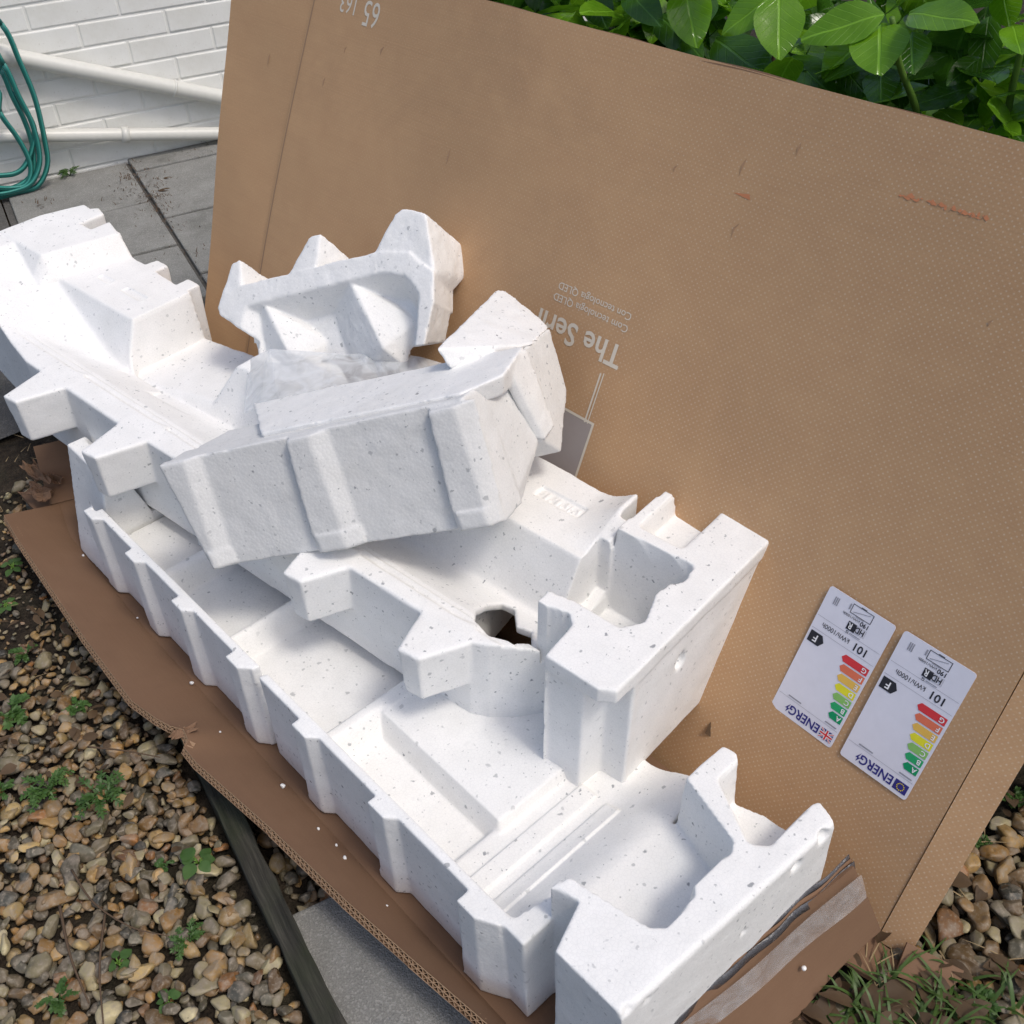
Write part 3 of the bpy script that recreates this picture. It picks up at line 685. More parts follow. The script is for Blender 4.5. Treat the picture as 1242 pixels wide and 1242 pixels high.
# ---- two energy labels stuck on the panel
def energy_label(cx, cs, rot, flag, label):
    """everything in the label's own upright frame (u right, v up), turned about 180 degrees onto the panel"""
    R_ = math.pi + rot; W, H = .096, .192
    def put(pts, off):
        c, s = math.cos(R_), math.sin(R_); return [pan(cx + p[0] * c - p[1] * s, cs + p[0] * s + p[1] * c, off + .0012, (cx, cs)) for p in pts]
    def quad(name, u0, u1, v0, v1, mat, off, parent): return obj(name, put([(u0, v0), (u1, v0), (u1, v1), (u0, v1)], off), [(0, 1, 2, 3)], mat, parent)
    def poly(name, pts, mat, off, parent): return obj(name, put(pts, off), [tuple(range(len(pts)))], mat, parent)
    def txt(body, u, v_, size, mat, off, parent, bold=False, sq=1, align='LEFT'):
        tv, tf = text_mesh(body, size, bold=bold, align=align, squeeze=sq); tv = tv + np.array([u, v_, 0]); return obj('printed_text', put(tv, off), tf, mat, parent)
    r = .004; ol = []
    for (ux, vx, a0) in ((W / 2 - r, H / 2 - r, 0), (-W / 2 + r, H / 2 - r, 90), (-W / 2 + r, -H / 2 + r, 180), (W / 2 - r, -H / 2 + r, 270)):
        for k in range(4): a_ = math.radians(a0 + 30 * k); ol.append((ux + r * math.cos(a_), vx + r * math.sin(a_)))
    V, F = slab_between(put(ol, .0022), put(ol, .0012)); L = obj('energy_label', V, F, 'label', box)
    L['label'] = label
    z1, z2, z3 = .0027, .0031, .0035
    # header
    if flag == 'eu':
        quad('flag', -.0445, -.0265, .0765, .0905, 'navy', z1, L)
        for k in range(12):
            a_ = k * math.pi / 6; c = (-.0355 + .0046 * math.cos(a_), .0835 + .0046 * math.sin(a_)); poly('flag_star', [(c[0] + .0009 * math.cos(q * 1.2566), c[1] + .0009 * math.sin(q * 1.2566)) for q in range(5)], 'yellow', z2, L)
    else:
        u0, u1, v0, v1 = -.0445, -.0265, .0765, .0905; cu, cv = (u0 + u1) / 2, (v0 + v1) / 2
        quad('flag', u0, u1, v0, v1, 'navy', z1, L)
        for (a_, b_, wd, mt, zz) in (((u0, v0), (u1, v1), .0013, 'white', .0029), ((u0, v1), (u1, v0), .0013, 'white', .00292), ((u0, v0), (u1, v1), .0005, 'red', .00300), ((u0, v1), (u1, v0), .0005, 'red', .00302)):
            d = np.array(b_) - np.array(a_); d /= np.linalg.norm(d); nn = np.array([-d[1], d[0]]) * wd
            poly('flag_stripe', [np.array(a_) + nn, np.array(a_) - nn, np.array(b_) - nn, np.array(b_) + nn][::-1], mt, zz, L)
        quad('flag_stripe', u0, u1, cv - .0022, cv + .0022, 'white', .00306, L); quad('flag_stripe', cu - .0022, cu + .0022, v0, v1, 'white', .00309, L)
        quad('flag_stripe', u0, u1, cv - .0012, cv + .0012, 'red', .00315, L); quad('flag_stripe', cu - .0012, cu + .0012, v0, v1, 'red', .00318, L)
    txt('ENERG', -.0245, .0775, .0178, 'navy', z1, L, True, .86)
    poly('bolt', [(.0265, .0905), (.0225, .0835), (.0255, .0838), (.0235, .0765), (.0290, .0852), (.0262, .0850)], 'navy', z1, L)
    for k, (u0, u1) in enumerate(((-.043, -.026), (.012, .032))): quad('print_line', u0, u1, .0665, .0682, 'grey', z1, L)
    quad('print_line', -.046, .046, .0705, .0709, 'grey', z1, L)
    # scale
    for k, (c, ln) in enumerate(zip('ABCDEFG', (.020, .0235, .0265, .0295, .0325, .0355, .0385))):
        v0 = .0545 - k * .0128
        A_ = poly('arrow', [(-.0445, v0 - .0052), (-.0445 + ln - .004, v0 - .0052), (-.0445 + ln, v0), (-.0445 + ln - .004, v0 + .0052), (-.0445, v0 + .0052)], 'arrow_' + c.lower(), z1, L)
        txt(c, -.0425, v0 - .0034, .0095, 'white', z2, L, True)
    B_ = poly('rating_arrow', [(.0445, -.0305), (.0275, -.0305), (.0225, -.0225), (.0275, -.0145), (.0445, -.0145)][::-1], 'black', z1, L)
    txt('F', .0315, -.0272, .0140, 'white', z2, L, True)
    quad('print_line', -.046, .046, -.0345, -.0341, 'grey', z1, L)
    txt('101', -.034, -.0480, .0150, 'black', z1, L, True); txt('kWh/1000h', -.006, -.0475, .0095, 'black', z1, L, False, .9)
    quad('print_line', -.046, .046, -.0530, -.0526, 'grey', z1, L)
    # HDR block
    for q in ((-.0195, .0055, -.0685, -.0682), (-.0195, .0055, -.0583, -.0580), (-.0195, -.0192, -.0685, -.0580)): quad('print_line', *q, 'grey', z1, L)
    quad('badge', -.0055, .0065, -.0690, -.0575, 'black', z1, L)
    txt('HD', -.0182, -.0675, .0115, 'black', z2, L, True, .8); txt('R', -.0005, -.0675, .0115, 'white', z2, L, True, .8)
    txt('G', .0005, -.0562, .0055, 'black', z1, L, True); quad('print_line', -.016, -.001, -.0552, -.0542, 'grey', z1, L)
    txt('190', -.020, -.0765, .0085, 'black', z1, L, True); txt('kWh/1000h', -.006, -.0763, .0052, 'black', z1, L)
    # screen pictogram
    u0, u1, v0, v1 = -.019, .011, -.0955 + .0035, -.0790
    for q in ((u0, u1, v0, v0 + .0008), (u0, u1, v1 - .0008, v1), (u0, u0 + .0008, v0, v1), (u1 - .0008, u1, v0, v1), (-.008, 0, v0 - .0012, v0 - .0003)): quad('print_line', *q, 'black', z1, L)
    for q in (((u0 + .004, v0 + .003), (u1 - .004, v1 - .003)), ((u0 + .004, v0 + .0034), (u1 - .004, v1 - .0026))):
        d = np.array(q[1]) - np.array(q[0]); d /= np.linalg.norm(d); nn = np.array([-d[1], d[0]]) * .00018; poly('print_line', [np.array(q[0]) - nn, np.array(q[1]) - nn, np.array(q[1]) + nn, np.array(q[0]) + nn], 'grey', z1, L)
    quad('print_line', -.010, .002, -.0785, -.0777, 'grey', z1, L); quad('print_line', .0125, .0145, -.090, -.082, 'grey', z1, L)
    for k in range(3): quad('print_line', .029 + .0025 * k, .0305 + .0025 * k, -.087, -.076, 'grey', z1, L)
    return L
def px_label(P): return P[0], P[2] / math.cos(LEAN)
energy_label(-.418, .2855, -.042, 'uk', 'white energy label with British flag on the cardboard panel')
energy_label(-.3095, .2847, -.029, 'eu', 'white energy label with blue starred flag nearest the panel edge')

# ================================================================== FOAM
H = .0027
def lower_tray():
    lo, hi = (-1.645, .325, .018), (-.260, .735, .290)
    ax, (X, Y) = grid(lo, hi, H); Z = ax[2][None, None, :]
    def rect(x0, x1, y0, y1): return sdpoly(X, Y, [(x0, y0), (x1, y0), (x1, y1), (x0, y1)])
    body = sdpoly(X, Y, [(-1.482, .365), (-.44, .365), (-.44, .69), (-.68, .69), (-.72, .645), (-1.02, .645), (-1.06, .69), (-1.482, .69)])
    ribs = []
    for xr in (-.500, -.674, -.842, -1.010, -1.167, -1.316, -1.462):   # right ends of the ribs on the front wall
        w_ = .036 if xr > -.55 else .037; d_ = .019 if xr > -.55 else .0135
        ribs.append([(xr - w_, .370), (xr - w_, .3655 - d_), (xr - .003, .3655 - d_), (xr + (.032 if xr > -.55 else .012), .3655), (xr + .008, .372)])
    for q in ribs: body = np.minimum(body, sdpoly(X, Y, q))
    nb = sdpoly(X, Y, [(-.392, .362), (-.295, .363), (-.276, .695), (-.310, .709), (-.318, .690), (-.360, .688), (-.395, .676), (-.414, .694), (-.436, .692), (-.438, .616), (-.470, .612), (-.470, .440), (-.442, .432), (-.449, .408), (-.413, .418)])
    fb = rect(-1.622, -1.486, .34, .70)
    foot = np.minimum(body, nb)
    # height field of the upper side
    h = np.full(X.shape, .200, np.float32)
    def cut(h, sd, z, slope=.30, k=.010): return smin(h, np.maximum(z, z + sd / slope).astype(np.float32) if False else (z + np.maximum(sd, 0) / slope).astype(np.float32), k)
    inner = sdpoly(X, Y, [(-1.52, .3835), (-.475, .3835), (-.462, .445), (-.40, .445), (-.40, .612), (-.434, .614), (-.434, .80), (-1.52, .80)])
    ramp_ = np.clip((X + .545) / .10, 0, 1); ramp_ = ramp_ * ramp_ * (3 - 2 * ramp_); FL = .125 + .050 * ramp_
    h = cut(h, inner, FL, .055, .003)
    for (x0, x1) in ((-1.135, -1.108), (-.882, -.848), (-1.33, -1.306)):        # low dividers across the floor
        h = np.where(inner < .004, smax(h, .146 - np.maximum(rect(x0, x1, .30, .70), 0) / .30, .004), h)
    for (x0, x1, y1) in ((-1.296, -1.145, .60), (-1.098, -.892, .60), (-.838, -.62, .470)): h = np.where(inner < -.001, cut(h, rect(x0, x1, .396, y1), .106, .45, .012), h)
    h = np.where((inner < .004) & (X > -.9), smax(h, .143 - np.maximum(rect(-.850, -.606, .476, .72), 0) / .35, .005), h)
    h = h + .004 * ((rect(-.580, -.512, .392, .60) < 0) & (rect(-.552, -.536, .385, .62) > 0))
    # tall end blocks with their basins
    hb = np.full(X.shape, .264, np.float32)
    hb = cut(hb, sdpoly(X, Y, [(-.55, .440), (-.441, .440), (-.344, .458), (-.334, .468), (-.336, .510), (-.346, .522), (-.343, .582), (-.348, .590), (-.437, .616), (-.55, .62)]), .175, .06, .005)
    hb = cut(hb, sdpoly(X, Y, [(-.398, .652), (-.332, .616), (-.322, .624), (-.322, .78), (-.394, .78)]), .200, .14, .010)
    h = np.where(nb < 0, np.where(X > -.445, hb, h), h)
    lb = np.full(X.shape, .250, np.float32); lb = cut(lb, rect(-1.60, -1.40, .46, .62), .14, .3, .01)
    h = np.where((fb < 0) & (Y > .368), lb, h)
    draft = (.264 - Z) * .02
    fb3 = smax(fb[:, :, None] + (Z - .03) * .012, (.354 + (Z - .03) * .20) - Y[:, :, None], .003)      # the far end block leans back
    d = smax(np.minimum(foot[:, :, None] + (Z - .03) * .012, fb3), Z - h[:, :, None], .0022)
    d = smax(d, .030 - Z, .004)
    # chamfer of the near end's rim and the crack through the lip
    ch = (X + (Y - .363) * -.057 + .295)[:, :, None] * .72 + (Z - .264) * .70 + .004
    d = smax(d, np.where((X > -.34)[:, :, None], ch, -1), .004)
    gapp = sdpoly(X, Y, [(-1.000, .34), (-.984, .34), (-.972, .386), (-.986, .398), (-.992, .386)]); d = smax(d, -(gapp[:, :, None] + 0 * Z), .0015)
    for (x_, y_, z_, r_) in ((-.283, .63, .245, .008), (-.279, .675, .255, .010), (-.292, .40, .250, .006), (-.296, .375, .262, .007), (-.285, .55, .20, .005)):
        d = smax(d, r_ - np.sqrt((X - x_)[:, :, None] ** 2 + (Y - y_)[:, :, None] ** 2 + (Z - z_) ** 2), .003)
    d = d + vnoise(d.shape, 11, .00028, RNG) + vnoise(d.shape, 2.5, .00012, RNG)
    return foam_object('foam_tray', d.astype(np.float32), lo, H, 'foam', loc=(-.95, .53, .03))
tag(lower_tray(), 'lower long white foam tray with ribbed front wall on the box floor', 'foam tray')

PSI, PHI = math.radians(7.0), math.radians(2.4)
UU = np.array([math.cos(PSI) * math.cos(PHI), math.sin(PSI) * math.cos(PHI), -math.sin(PHI)]); VVv = np.array([-math.sin(PSI), math.cos(PSI), 0]); WW = np.cross(UU, VVv)
UO = np.array([-.538, .592, .115]); UB = np.stack([UU, VVv, WW])
def upper_tray():
    lo, hi = (-1.80, -.130, -.012), (.030, .405, .285)
    ax, (X, Y) = grid(lo, hi, .0029); Z = ax[2][None, None, :]
    P = lambda pts: sdpoly(X, Y, pts)
    def rect(x0, x1, y0, y1): return P([(x0, y0), (x1, y0), (x1, y1), (x0, y1)])
    body = P([(-1.598, .045), (-1.55, .035), (-1.42, .015), (-1.26, -.018), (-.95, -.020), (-.60, -.010), (-.225, -.002), (-.200, .010), (-.170, .036), (-.145, .066), (-.118, .072), (-.104, .060), (-.100, .0), (-.020, .0), (.0, .012), (.006, .350), (-.040, .372), (-.066, .368), (-.15, .345), (-.165, .345), (-.170, .27), (-.184, .27), (-.186, .318), (-.35, .325), (-.60, .31), (-1.20, .285), (-1.42, .300), (-1.50, .325), (-1.535, .335), (-1.545, .322), (-1.572, .325), (-1.598, .24)])
    body = np.maximum(np.minimum(body, np.minimum(rect(-1.335, -1.298, .24, .322), rect(-1.226, -1.190, .24, .314))), -rect(-1.502, -1.466, .272, .42))
    # upper relief
    front = .170 - .005 * (Y > .022) - .005 * (Y > .036) - .055 * np.clip((Y - .045) / .085, 0, 1)
    back = .105 + .095 * np.clip((Y - .138 + np.clip(-.9 - X, 0, .3) * .10) / .050, 0, 1)
    h = smax(np.minimum(front, .17), np.where(Y > .06, back, -1), .016)
    h = np.where(Y > .175, np.minimum(h, .2), h)
    # low notch in the rear wall
    notch = smax(smax(X + .955, -(X + 1.185), .004), .10 - Y, .03); nn = .125 + np.clip(X + 1.0, -.2, .2) * .12 + np.where(X < -1.07, np.clip(notch + .020, 0, 1) / .16, np.clip(notch, 0, 1) / .5)
    h = smin(h, np.where(X < -.60, nn, 1), .016)
    mid = smax(np.abs(X + .60) - .16, .15 - Y, .03); h = smin(h, .150 + np.clip(mid, 0, 1) / .6, .02)
    # the far end: steps up to the tall end block, with the curved end wall
    e = np.clip((-1.20 - X) / .34, 0, 1); endw_ = .120 + .120 * e ** 1.1
    h = smax(h, np.where(X < -1.17, endw_, -1), .012)
    step1 = np.clip((-1.405 - X + (Y - .2) * .25) / .028, 0, 1); h = np.where((Y > .12) & (step1 > 0), np.maximum(h, .2 + .042 * step1 * np.clip((Y - .12) / .03, 0, 1)), h)
    step2 = 0 * np.clip((-1.545 - X + (Y - .2) * .25) / .020, 0, 1); h = h + .018 * step2 * np.clip((Y - .10) / .05, 0, 1)
    # tall block at the near end
    blk = P([(-.104, -.02), (.03, -.02), (.03, .40), (-.158, .40), (-.166, .231), (-.166, .102), (-.163, .064), (-.150, .062), (-.118, .072)])
    hb = np.full(X.shape, .235)
    def cut(h, sd, z, slope, k): return smin(h, z + np.maximum(sd, 0) / slope, k)
    hb = cut(hb, P([(-.30, .102), (-.165, .094), (-.126, .102), (-.061, .102), (-.047, .123), (-.063, .168), (-.060, .198), (-.048, .212), (-.052, .235), (-.166, .229), (-.30, .23)]), .085, .05, .005)
    hb = cut(hb, P([(-.138, .268), (-.082, .268), (-.082, .42), (-.138, .42)]), .200, .20, .010)
    h = np.where(blk < 0, np.maximum(hb, np.where(X < -.165, h, 0)), h)
    h = np.where((X > -.186) & (X < -.160) & (Y > .104) & (Y < .228), np.minimum(h, .108), h)
    h = np.where((blk > 0) & (X > -.186) & (Y > .06) & (Y < .11), np.minimum(h, .125), h)
    fin_ = np.clip((X + .250) / .060, 0, 1); h = np.where((X > -.26) & (X < -.170) & (Y > .20), h + .030 * fin_ ** 1.6 * np.clip((Y - .20) / .08, 0, 1), h)
    # embossed strip in the ledge by the block and two marks on the far plateau
    em = rect(-.322, -.240, .250, .274); h = h - .004 * (em < 0) + .0025 * ((em < -.004) & (np.sin(X * 900) > -.1) & (np.sin(X * 310 + Y * 200) > -.4))
    for q in (rect(-1.366, -1.322, .201, .222), rect(-1.288, -1.220, .203, .224)): h = h + .0022 * ((q < 0) & (q > -.003)) - .0015 * (q < -.003)
    d = smax(body[:, :, None] + 0 * Z, Z - h[:, :, None], .0026)
    # wedge teeth on the front
    for uc in (-.272, -.492, -.715, -.945, -1.178):
        tooth = P([(uc - .035, .0), (uc - .035, -.066), (uc - .004, -.074 - (.028 if uc < -.8 else 0)), (uc + .022, -.066 - (.028 if uc < -.8 else 0)), (uc + .048, -.012), (uc + .044, .02), (uc - .02, .02)]) if False else \
            P([(uc - .040, .01), (uc - .014, -.070 - (.030 if uc < -.8 else .004 if uc < -.4 else 0)), (uc + .020, -.066 - (.030 if uc < -.8 else .004 if uc < -.4 else 0)), (uc + .052, -.004), (uc + .040, .03)])
        td_ = smax(smax(tooth[:, :, None] + (Z - .17) * -.05, Z - .170, .004), .082 - Z, .004); d = smin(d, td_, .003)
    # front wall stands back below the teeth
    d = smax(d, -Z, .004)
    # step under the near block's rim: the corner is grooved below a plain cap
    capz = smax(Z - .208, -(Z + .02), .002)
    fr_ = smax(smax(np.where(X > -.098, Y - .0055, 1)[:, :, None], capz, .001), (-.097 - X)[:, :, None], .001); d = smax(d, -fr_, .0015)
    for q in ([(-.048, -.03), (.05, -.03), (.05, .012), (.004, .046), (-.036, .046)], [(.012, .03), (.03, .03), (.03, .36), (.0035, .36), (-.0005, .06)]):
        g_ = smax(P(q)[:, :, None], capz, .004); d = smax(d, -g_, .004)
    # broken hole through the channel floor by the block
    hole = P([(-.246, .036), (-.266, .060), (-.274, .092), (-.270, .118), (-.250, .122), (-.214, .084), (-.196, .094), (-.172, .064), (-.182, .040), (-.214, .028)])
    d = smax(d, np.where((X < -.15)[:, :, None], -hole[:, :, None] + 0 * Z, -1), .003)
    hx = smax(P([(-.285, .032), (-.176, .036), (-.190, .085), (-.200, .40), (-.34, .40)])[:, :, None], Z - (np.minimum(h, .165) - .016)[:, :, None], .004); d = smax(d, -hx, .003)
    sp = np.sqrt((X + .004)[:, :, None] ** 2 * 4 + (Y - .155)[:, :, None] ** 2 + (Z - .16) ** 2 * .4); d = smax(d, .010 - sp, .003)
    d = d + vnoise(d.shape, 11, .00028, RNG) + vnoise(d.shape, 2.5, .00012, RNG)
    return foam_object('foam_tray', d.astype(np.float32), lo, .0029, 'foam', (UB, UO), loc=(-1.2, .65, .115))
tag(upper_tray(), 'upper long white foam tray with wedge teeth lying across the lower one', 'foam tray')

# ---- the two broken foam chunks on top: unions of convex lumps in each chunk's own axes
def hull_planes(pts):
    bm = bmesh.new()
    for p in pts: bm.verts.new(p)
    bmesh.ops.convex_hull(bm, input=bm.verts); bm.normal_update(); out = []
    for f_ in bm.faces:
        n_ = np.array(f_.normal); c = np.array(f_.verts[0].co)
        if not any(np.dot(n_, a) > .9995 and abs(n_ @ c - b) < 1e-4 for a, b in out): out.append((n_, n_ @ c))
    bm.free(); return out
class Lump:
    def __init__(s, lo, hi, h):
        s.lo, s.h = lo, h; ax = [np.arange(l, u + h, h, dtype=np.float32) for l, u in zip(lo, hi)]
        s.G = np.meshgrid(*ax, indexing='ij'); s.D = np.full(s.G[0].shape, 1., np.float32)
    def hull(s, pts, k=.006):
        d = None
        for n_, b in hull_planes(pts):
            q = (s.G[0] * n_[0] + s.G[1] * n_[1] + s.G[2] * n_[2] - b).astype(np.float32); d = q if d is None else smax(d, q, k)
        return d
    def add(s, pts, k=.0018, j=.0015): s.D = smin(s.D, s.hull(pts, k), j)
    def sub(s, pts, k=.0022, j=.002): s.D = smax(s.D, -s.hull(pts, k), j)
def prism(front, back, c0, c1):
    return [(a, b, c0) for a, b in front] + [(a, b, c1) for a, b in back]

# front chunk: ribbed outer wall towards the viewer, flange on top
A_a, A_b, A_n = np.array([.765, .566, .307]), np.array([-.392, .032, .919]), np.array([.511, -.824, .246]); A_o = np.array([-1.148, .418, .260])
def chunk_a():
    T = (np.stack([A_a, A_b, A_n]), A_o)
    L = Lump((-.05, -.06, -.30), (.54, .27, .040), .0027)
    L.add(prism([(-.016, .168), (0, 0), (.457, 0), (.452, .176)], [(-.012, .168), (.004, .004), (.47, .004), (.462, .17)], 0, -.050))      # the wall
    L.add([(-.012, .165, -.03), (.45, .172, -.03), (-.010, .148, -.03), (.45, .148, -.03), (.030, .170, -.11), (.46, .175, -.11), (.03, .145, -.11), (.46, .14, -.11)])
    L.add([(.452, .176, -.002), (.457, 0, -.002), (.468, .178, -.091), (.474, .172, -.118), (.485, .056, -.138), (.40, .17, -.02), (.40, .0, -.02), (.40, .16, -.13), (.42, .04, -.13), (.46, .0, -.08)])  # end, near step
    L.add([(.491, .180, -.185), (.506, .182, -.258), (.509, .089, -.250), (.498, .078, -.202), (.490, .056, -.140), (.497, .019, -.183), (.40, .18, -.18), (.40, .16, -.26), (.40, .04, -.22), (.42, .03, -.14), (.478, .17, -.118)])  # end, far step
    # ribs: square left edge, flat top, slanting right flank; a small foot at the bottom of each
    for (l0, l1), (m0, m1), (r0, r1) in (((-.016, 0), (.025, .012), (.057, .042)), ((.193, .181), (.229, .228), (.262, .257)), ((.405, .396), (.441, .441), (.469, .459))):
        c_ = .0125
        L.add([(l0, .170, -.004), (l1, .0, -.004), (l0, .170, c_), (l1 - .002, .034, c_), (m0, .170, c_), (m1 - .002, .034, c_), (r0, .172, -.004), (r1, .0, -.004), (l1, .002, c_), (m1, .002, c_)], .0012, .0012)
        L.add([(l1 + .002, .031, .0), (m1 - .002, .031, .0), (l1 + .002, .002, .0), (m1, .002, .0), (l1 + .003, .030, c_ + .003), (m1 - .002, .030, c_ + .003), (l1 + .004, .004, c_ + .003), (m1 - .001, .004, c_ + .003), (r1 - .002, .029, .001), (r1, .004, .001)], .0012, .0012)
        d = L.D + vnoise(L.D.shape, 8, .00035, RNG) + vnoise(L.D.shape, 2.2, .00012, RNG)
    o = foam_object('foam_chunk', d.astype(np.float32), L.lo, L.h, 'foam_rough', T)
    L = Lump((-.05, -.02, -.36), (.54, .27, .0), .0027)
    L.add([(.141, .178, -.020), (.444, .178, -.015), (.492, .179, -.058), (.497, .190, -.150), (.055, .191, -.155), (.138, .150, -.030), (.44, .15, -.03), (.48, .15, -.07), (.487, .15, -.15), (.065, .15, -.15)], .0016)  # smooth strip
    L.add([(.478, .184, -.085), (.490, .184, -.150), (.500, .184, -.152), (.489, .184, -.088), (.497, .060, -.150), (.493, .052, -.141), (.505, .066, -.164), (.48, .06, -.135), (.47, .18, -.12), (.47, .08, -.14)], .0012)  # its turned-down end
    L.sub([(.480, .075, -.162), (.480, .02, -.150), (.52, .02, -.150), (.52, .075, -.162), (.48, .02, -.172), (.52, .02, -.172)], .001, .001)
    L.add([(.495, .180, -.187), (.506, .182, -.262), (.436, .238, -.325), (.424, .244, -.318), (.394, .222, -.10), (.40, .19, -.11), (.40, .17, -.30), (.46, .185, -.20), (.385, .21, -.20), (.38, .16, -.20)])   # back lump
    L.sub([(.34, .30, -.175), (.402, .30, -.19), (.402, .212, -.19), (.34, .20, -.175), (.34, .30, -.40), (.414, .30, -.29), (.414, .214, -.29), (.34, .2, -.40)], .002, .002)
    d = L.D + vnoise(L.D.shape, 8, .0004, RNG) + vnoise(L.D.shape, 2.2, .00022, RNG)
    f = foam_object('flange', d.astype(np.float32), L.lo, L.h, 'foam', T)
    f.parent = o; f.location = f.location - o.location
    return o
tag(chunk_a(), 'broken white foam chunk with vertical grooves leaning on top of the pile', 'foam chunk')

B_a, B_b, B_n = np.array([.837, .454, .304]), np.array([-.511, .454, .730]), np.array([.193, -.767, .612]); B_o = np.array([-1.452, .675, .340])
def chunk_b():
    L = Lump((-.22, -.06, -.20), (.47, .31, .03), .0027)
    up = [(-.064, .122), (-.022, .152), (.27, .162), (.335, .150), (.376, .111), (.374, .062), (.013, .056), (-.058, .108)]
    L.add(prism(up, [(p[0] - .02, p[1] + .005) for p in up], 0, -.095))
    dn = [(.012, .058), (.374, .066), (.354, .0), (-.004, .003)]
    L.add(prism(dn, [(.0, .062), (.36, .07), (.345, .02), (.0, .02)], 0, -.080))
    # teeth along the top edge, sloping away behind
    L.add([(-.064, .120, -.001), (-.029, .195, -.001), (-.009, .199, -.001), (-.018, .150, -.001), (-.008, .150, -.001), (-.07, .14, -.09), (.005, .172, -.075), (-.02, .12, -.09), (-.03, .19, -.02)], .004)
    L.add([(.088, .150, -.001), (.112, .168, -.001), (.139, .211, -.001), (.163, .212, -.001), (.150, .158, -.001), (.09, .15, -.09), (.178, .178, -.075), (.15, .14, -.09), (.145, .208, -.02)], .004)
    # the big wedge at the right end
    L.add([(.262, .160, -.002), (.287, .170, -.002), (.310, .221, -.002), (.322, .226, -.004), (.365, .207, .0), (.330, .218, -.004), (.376, .110, -.004), (.372, .178, -.118), (.370, .130, -.112), (.345, .070, -.06), (.25, .15, -.10), (.30, .19, -.12), (.318, .15, -.004)], .004)
    # the moulded hollow, open along its lower side
    cav = [(-.004, .118), (.286, .131), (.325, .120), (.352, .085), (.346, .030), (.325, -.04), (-.06, -.04), (.002, .055)]
    L.sub(prism(cav, [(.045, .085), (.265, .098), (.300, .090), (.315, .07), (.312, .03), (.30, -.05), (.01, -.05), (.04, .05)], .006, -.052), .003, .003)
    # two wedge ridges: a gentle left side, a steep right face
    for (ax_, ay_), (bx_, by_), (rx_, ry_) in (((.036, .113), (.094, .004), (.132, .046)), ((.212, .125), (.272, .008), (.312, .055))):
        L.add([(ax_, ay_, -.005), (ax_ + .006, ay_ - .008, -.005), (bx_, by_, -.008), (rx_, ry_, -.052), (bx_ + .02, by_ - .03, -.052), (ax_ - .075, ay_ - .02, -.054), (bx_ - .10, by_, -.054), (ax_ + .02, ay_ + .0, -.056), (bx_ - .05, by_ - .03, -.054)], .002, .003)
    d = L.D + vnoise(L.D.shape, 8, .0005, RNG) + vnoise(L.D.shape, 2.2, .0003, RNG)
    return foam_object('foam_chunk', d.astype(np.float32), L.lo, L.h, 'foam', (np.stack([B_a, B_b, B_n]), B_o))
tag(chunk_b(), 'broken white foam chunk with toothed top edge and hollow pockets behind the grooved chunk', 'foam chunk')

# crumpled grey plastic film between the chunks
def film():
    a, b, c, d = [np.array(q) for q in ((-1.345, .600, .360), (-.975, .845, .515), (-1.12, .885, .475), (-1.47, .695, .345))]
    V = []; n1, n2 = 90, 34; rr = np.random.default_rng(6); FOLD = [(rr.uniform(.010, .026) * (1 if k % 2 else -1), rr.uniform(-1.3, 1.3), rr.uniform(.2, 3.0)) for k in range(22)]
    for i in range(n1 + 1):
        for j in range(n2 + 1):
            u, v_ = i / n1, j / n2; p = a * (1 - u) * (1 - v_) + b * u * (1 - v_) + c * u * v_ + d * (1 - u) * v_
            z = -.022 + sum(am * abs(u * 3.2 * math.cos(an) + v_ * math.sin(an) - of) for am, an, of in FOLD) - .030 * max(0, u - .55)
            V.append(p + np.array([.2, -.3, .9]) * z)
    k = n2 + 1; F = [(i * k + j, (i + 1) * k + j, (i + 1) * k + j + 1, i * k + j + 1) for i in range(n1) for j in range(n2)]
    g = N('cloudy_film'); v = g.coord(); nz = g.noise(v, 30, 3, .5, 1.0)
    g.fin((.70, .72, .735), .18, g.bump(nz, .3, .003), .6, Alpha=g.maprange(nz, .3, .65, .40, .80)); M['cloudy'] = g.m
    return obj('plastic_film', V, F, 'cloudy', None, False, loc=(-1.2, .75, .42))
tag(film(), 'crumpled cloudy plastic film tucked between the two foam chunks', 'plastic film')

# loose foam crumbs
cr = ico(2)
CL = ['white foam crumb below the far left corner of the lower foam tray', 'foam crumb below the second front rib from the far left', 'chunky white crumb below the middle ribs, left of the torn notch', 'chunky white crumb to the right of the torn notch in the flap',
      'first of three close crumbs by the flap crease, counted from the left', 'middle one of three close crumbs by the flap crease', 'last and biggest of three close crumbs by the flap crease', 'tiny crumb on the flap just right of the torn notch', 'crumb nearest the near end along the flap crease', 'crumb beside the torn card at the far left end of the flap']
for i, (x, y, r) in enumerate(((-1.60, .350, .0040), (-1.384, .346, .0030), (-1.184, .338, .0055), (-.916, .334, .0058), (-.821, .330, .0032), (-.785, .334, .0030), (-.759, .330, .0042), (-1.053, .316, .0028), (-.664, .328, .0030), (-1.77, .348, .0030))):
    v = cr[0] * r * .72 * (1 + .18 * np.sin(cr[0] @ np.array([3, 5, 2]) * 2 + i))[:, None] * np.array([1, .8, .75])
    z = .0315 + max(0, .3425 - y) * .85
    o = obj('foam_crumb', v + np.array([x, y, z + r * .6]), cr[1], 'foam', None, True, loc=(x, y, z))
    tag(o, CL[i], 'foam crumb', 'foam crumbs on the front flap')
v = cr[0] * .0032; tag(obj('foam_crumb', v + np.array([-.243, .628, .075]), cr[1], 'foam', None, True, loc=(-.243, .628, .07)), 'lone white foam crumb on the near end wall of the box', 'foam crumb')

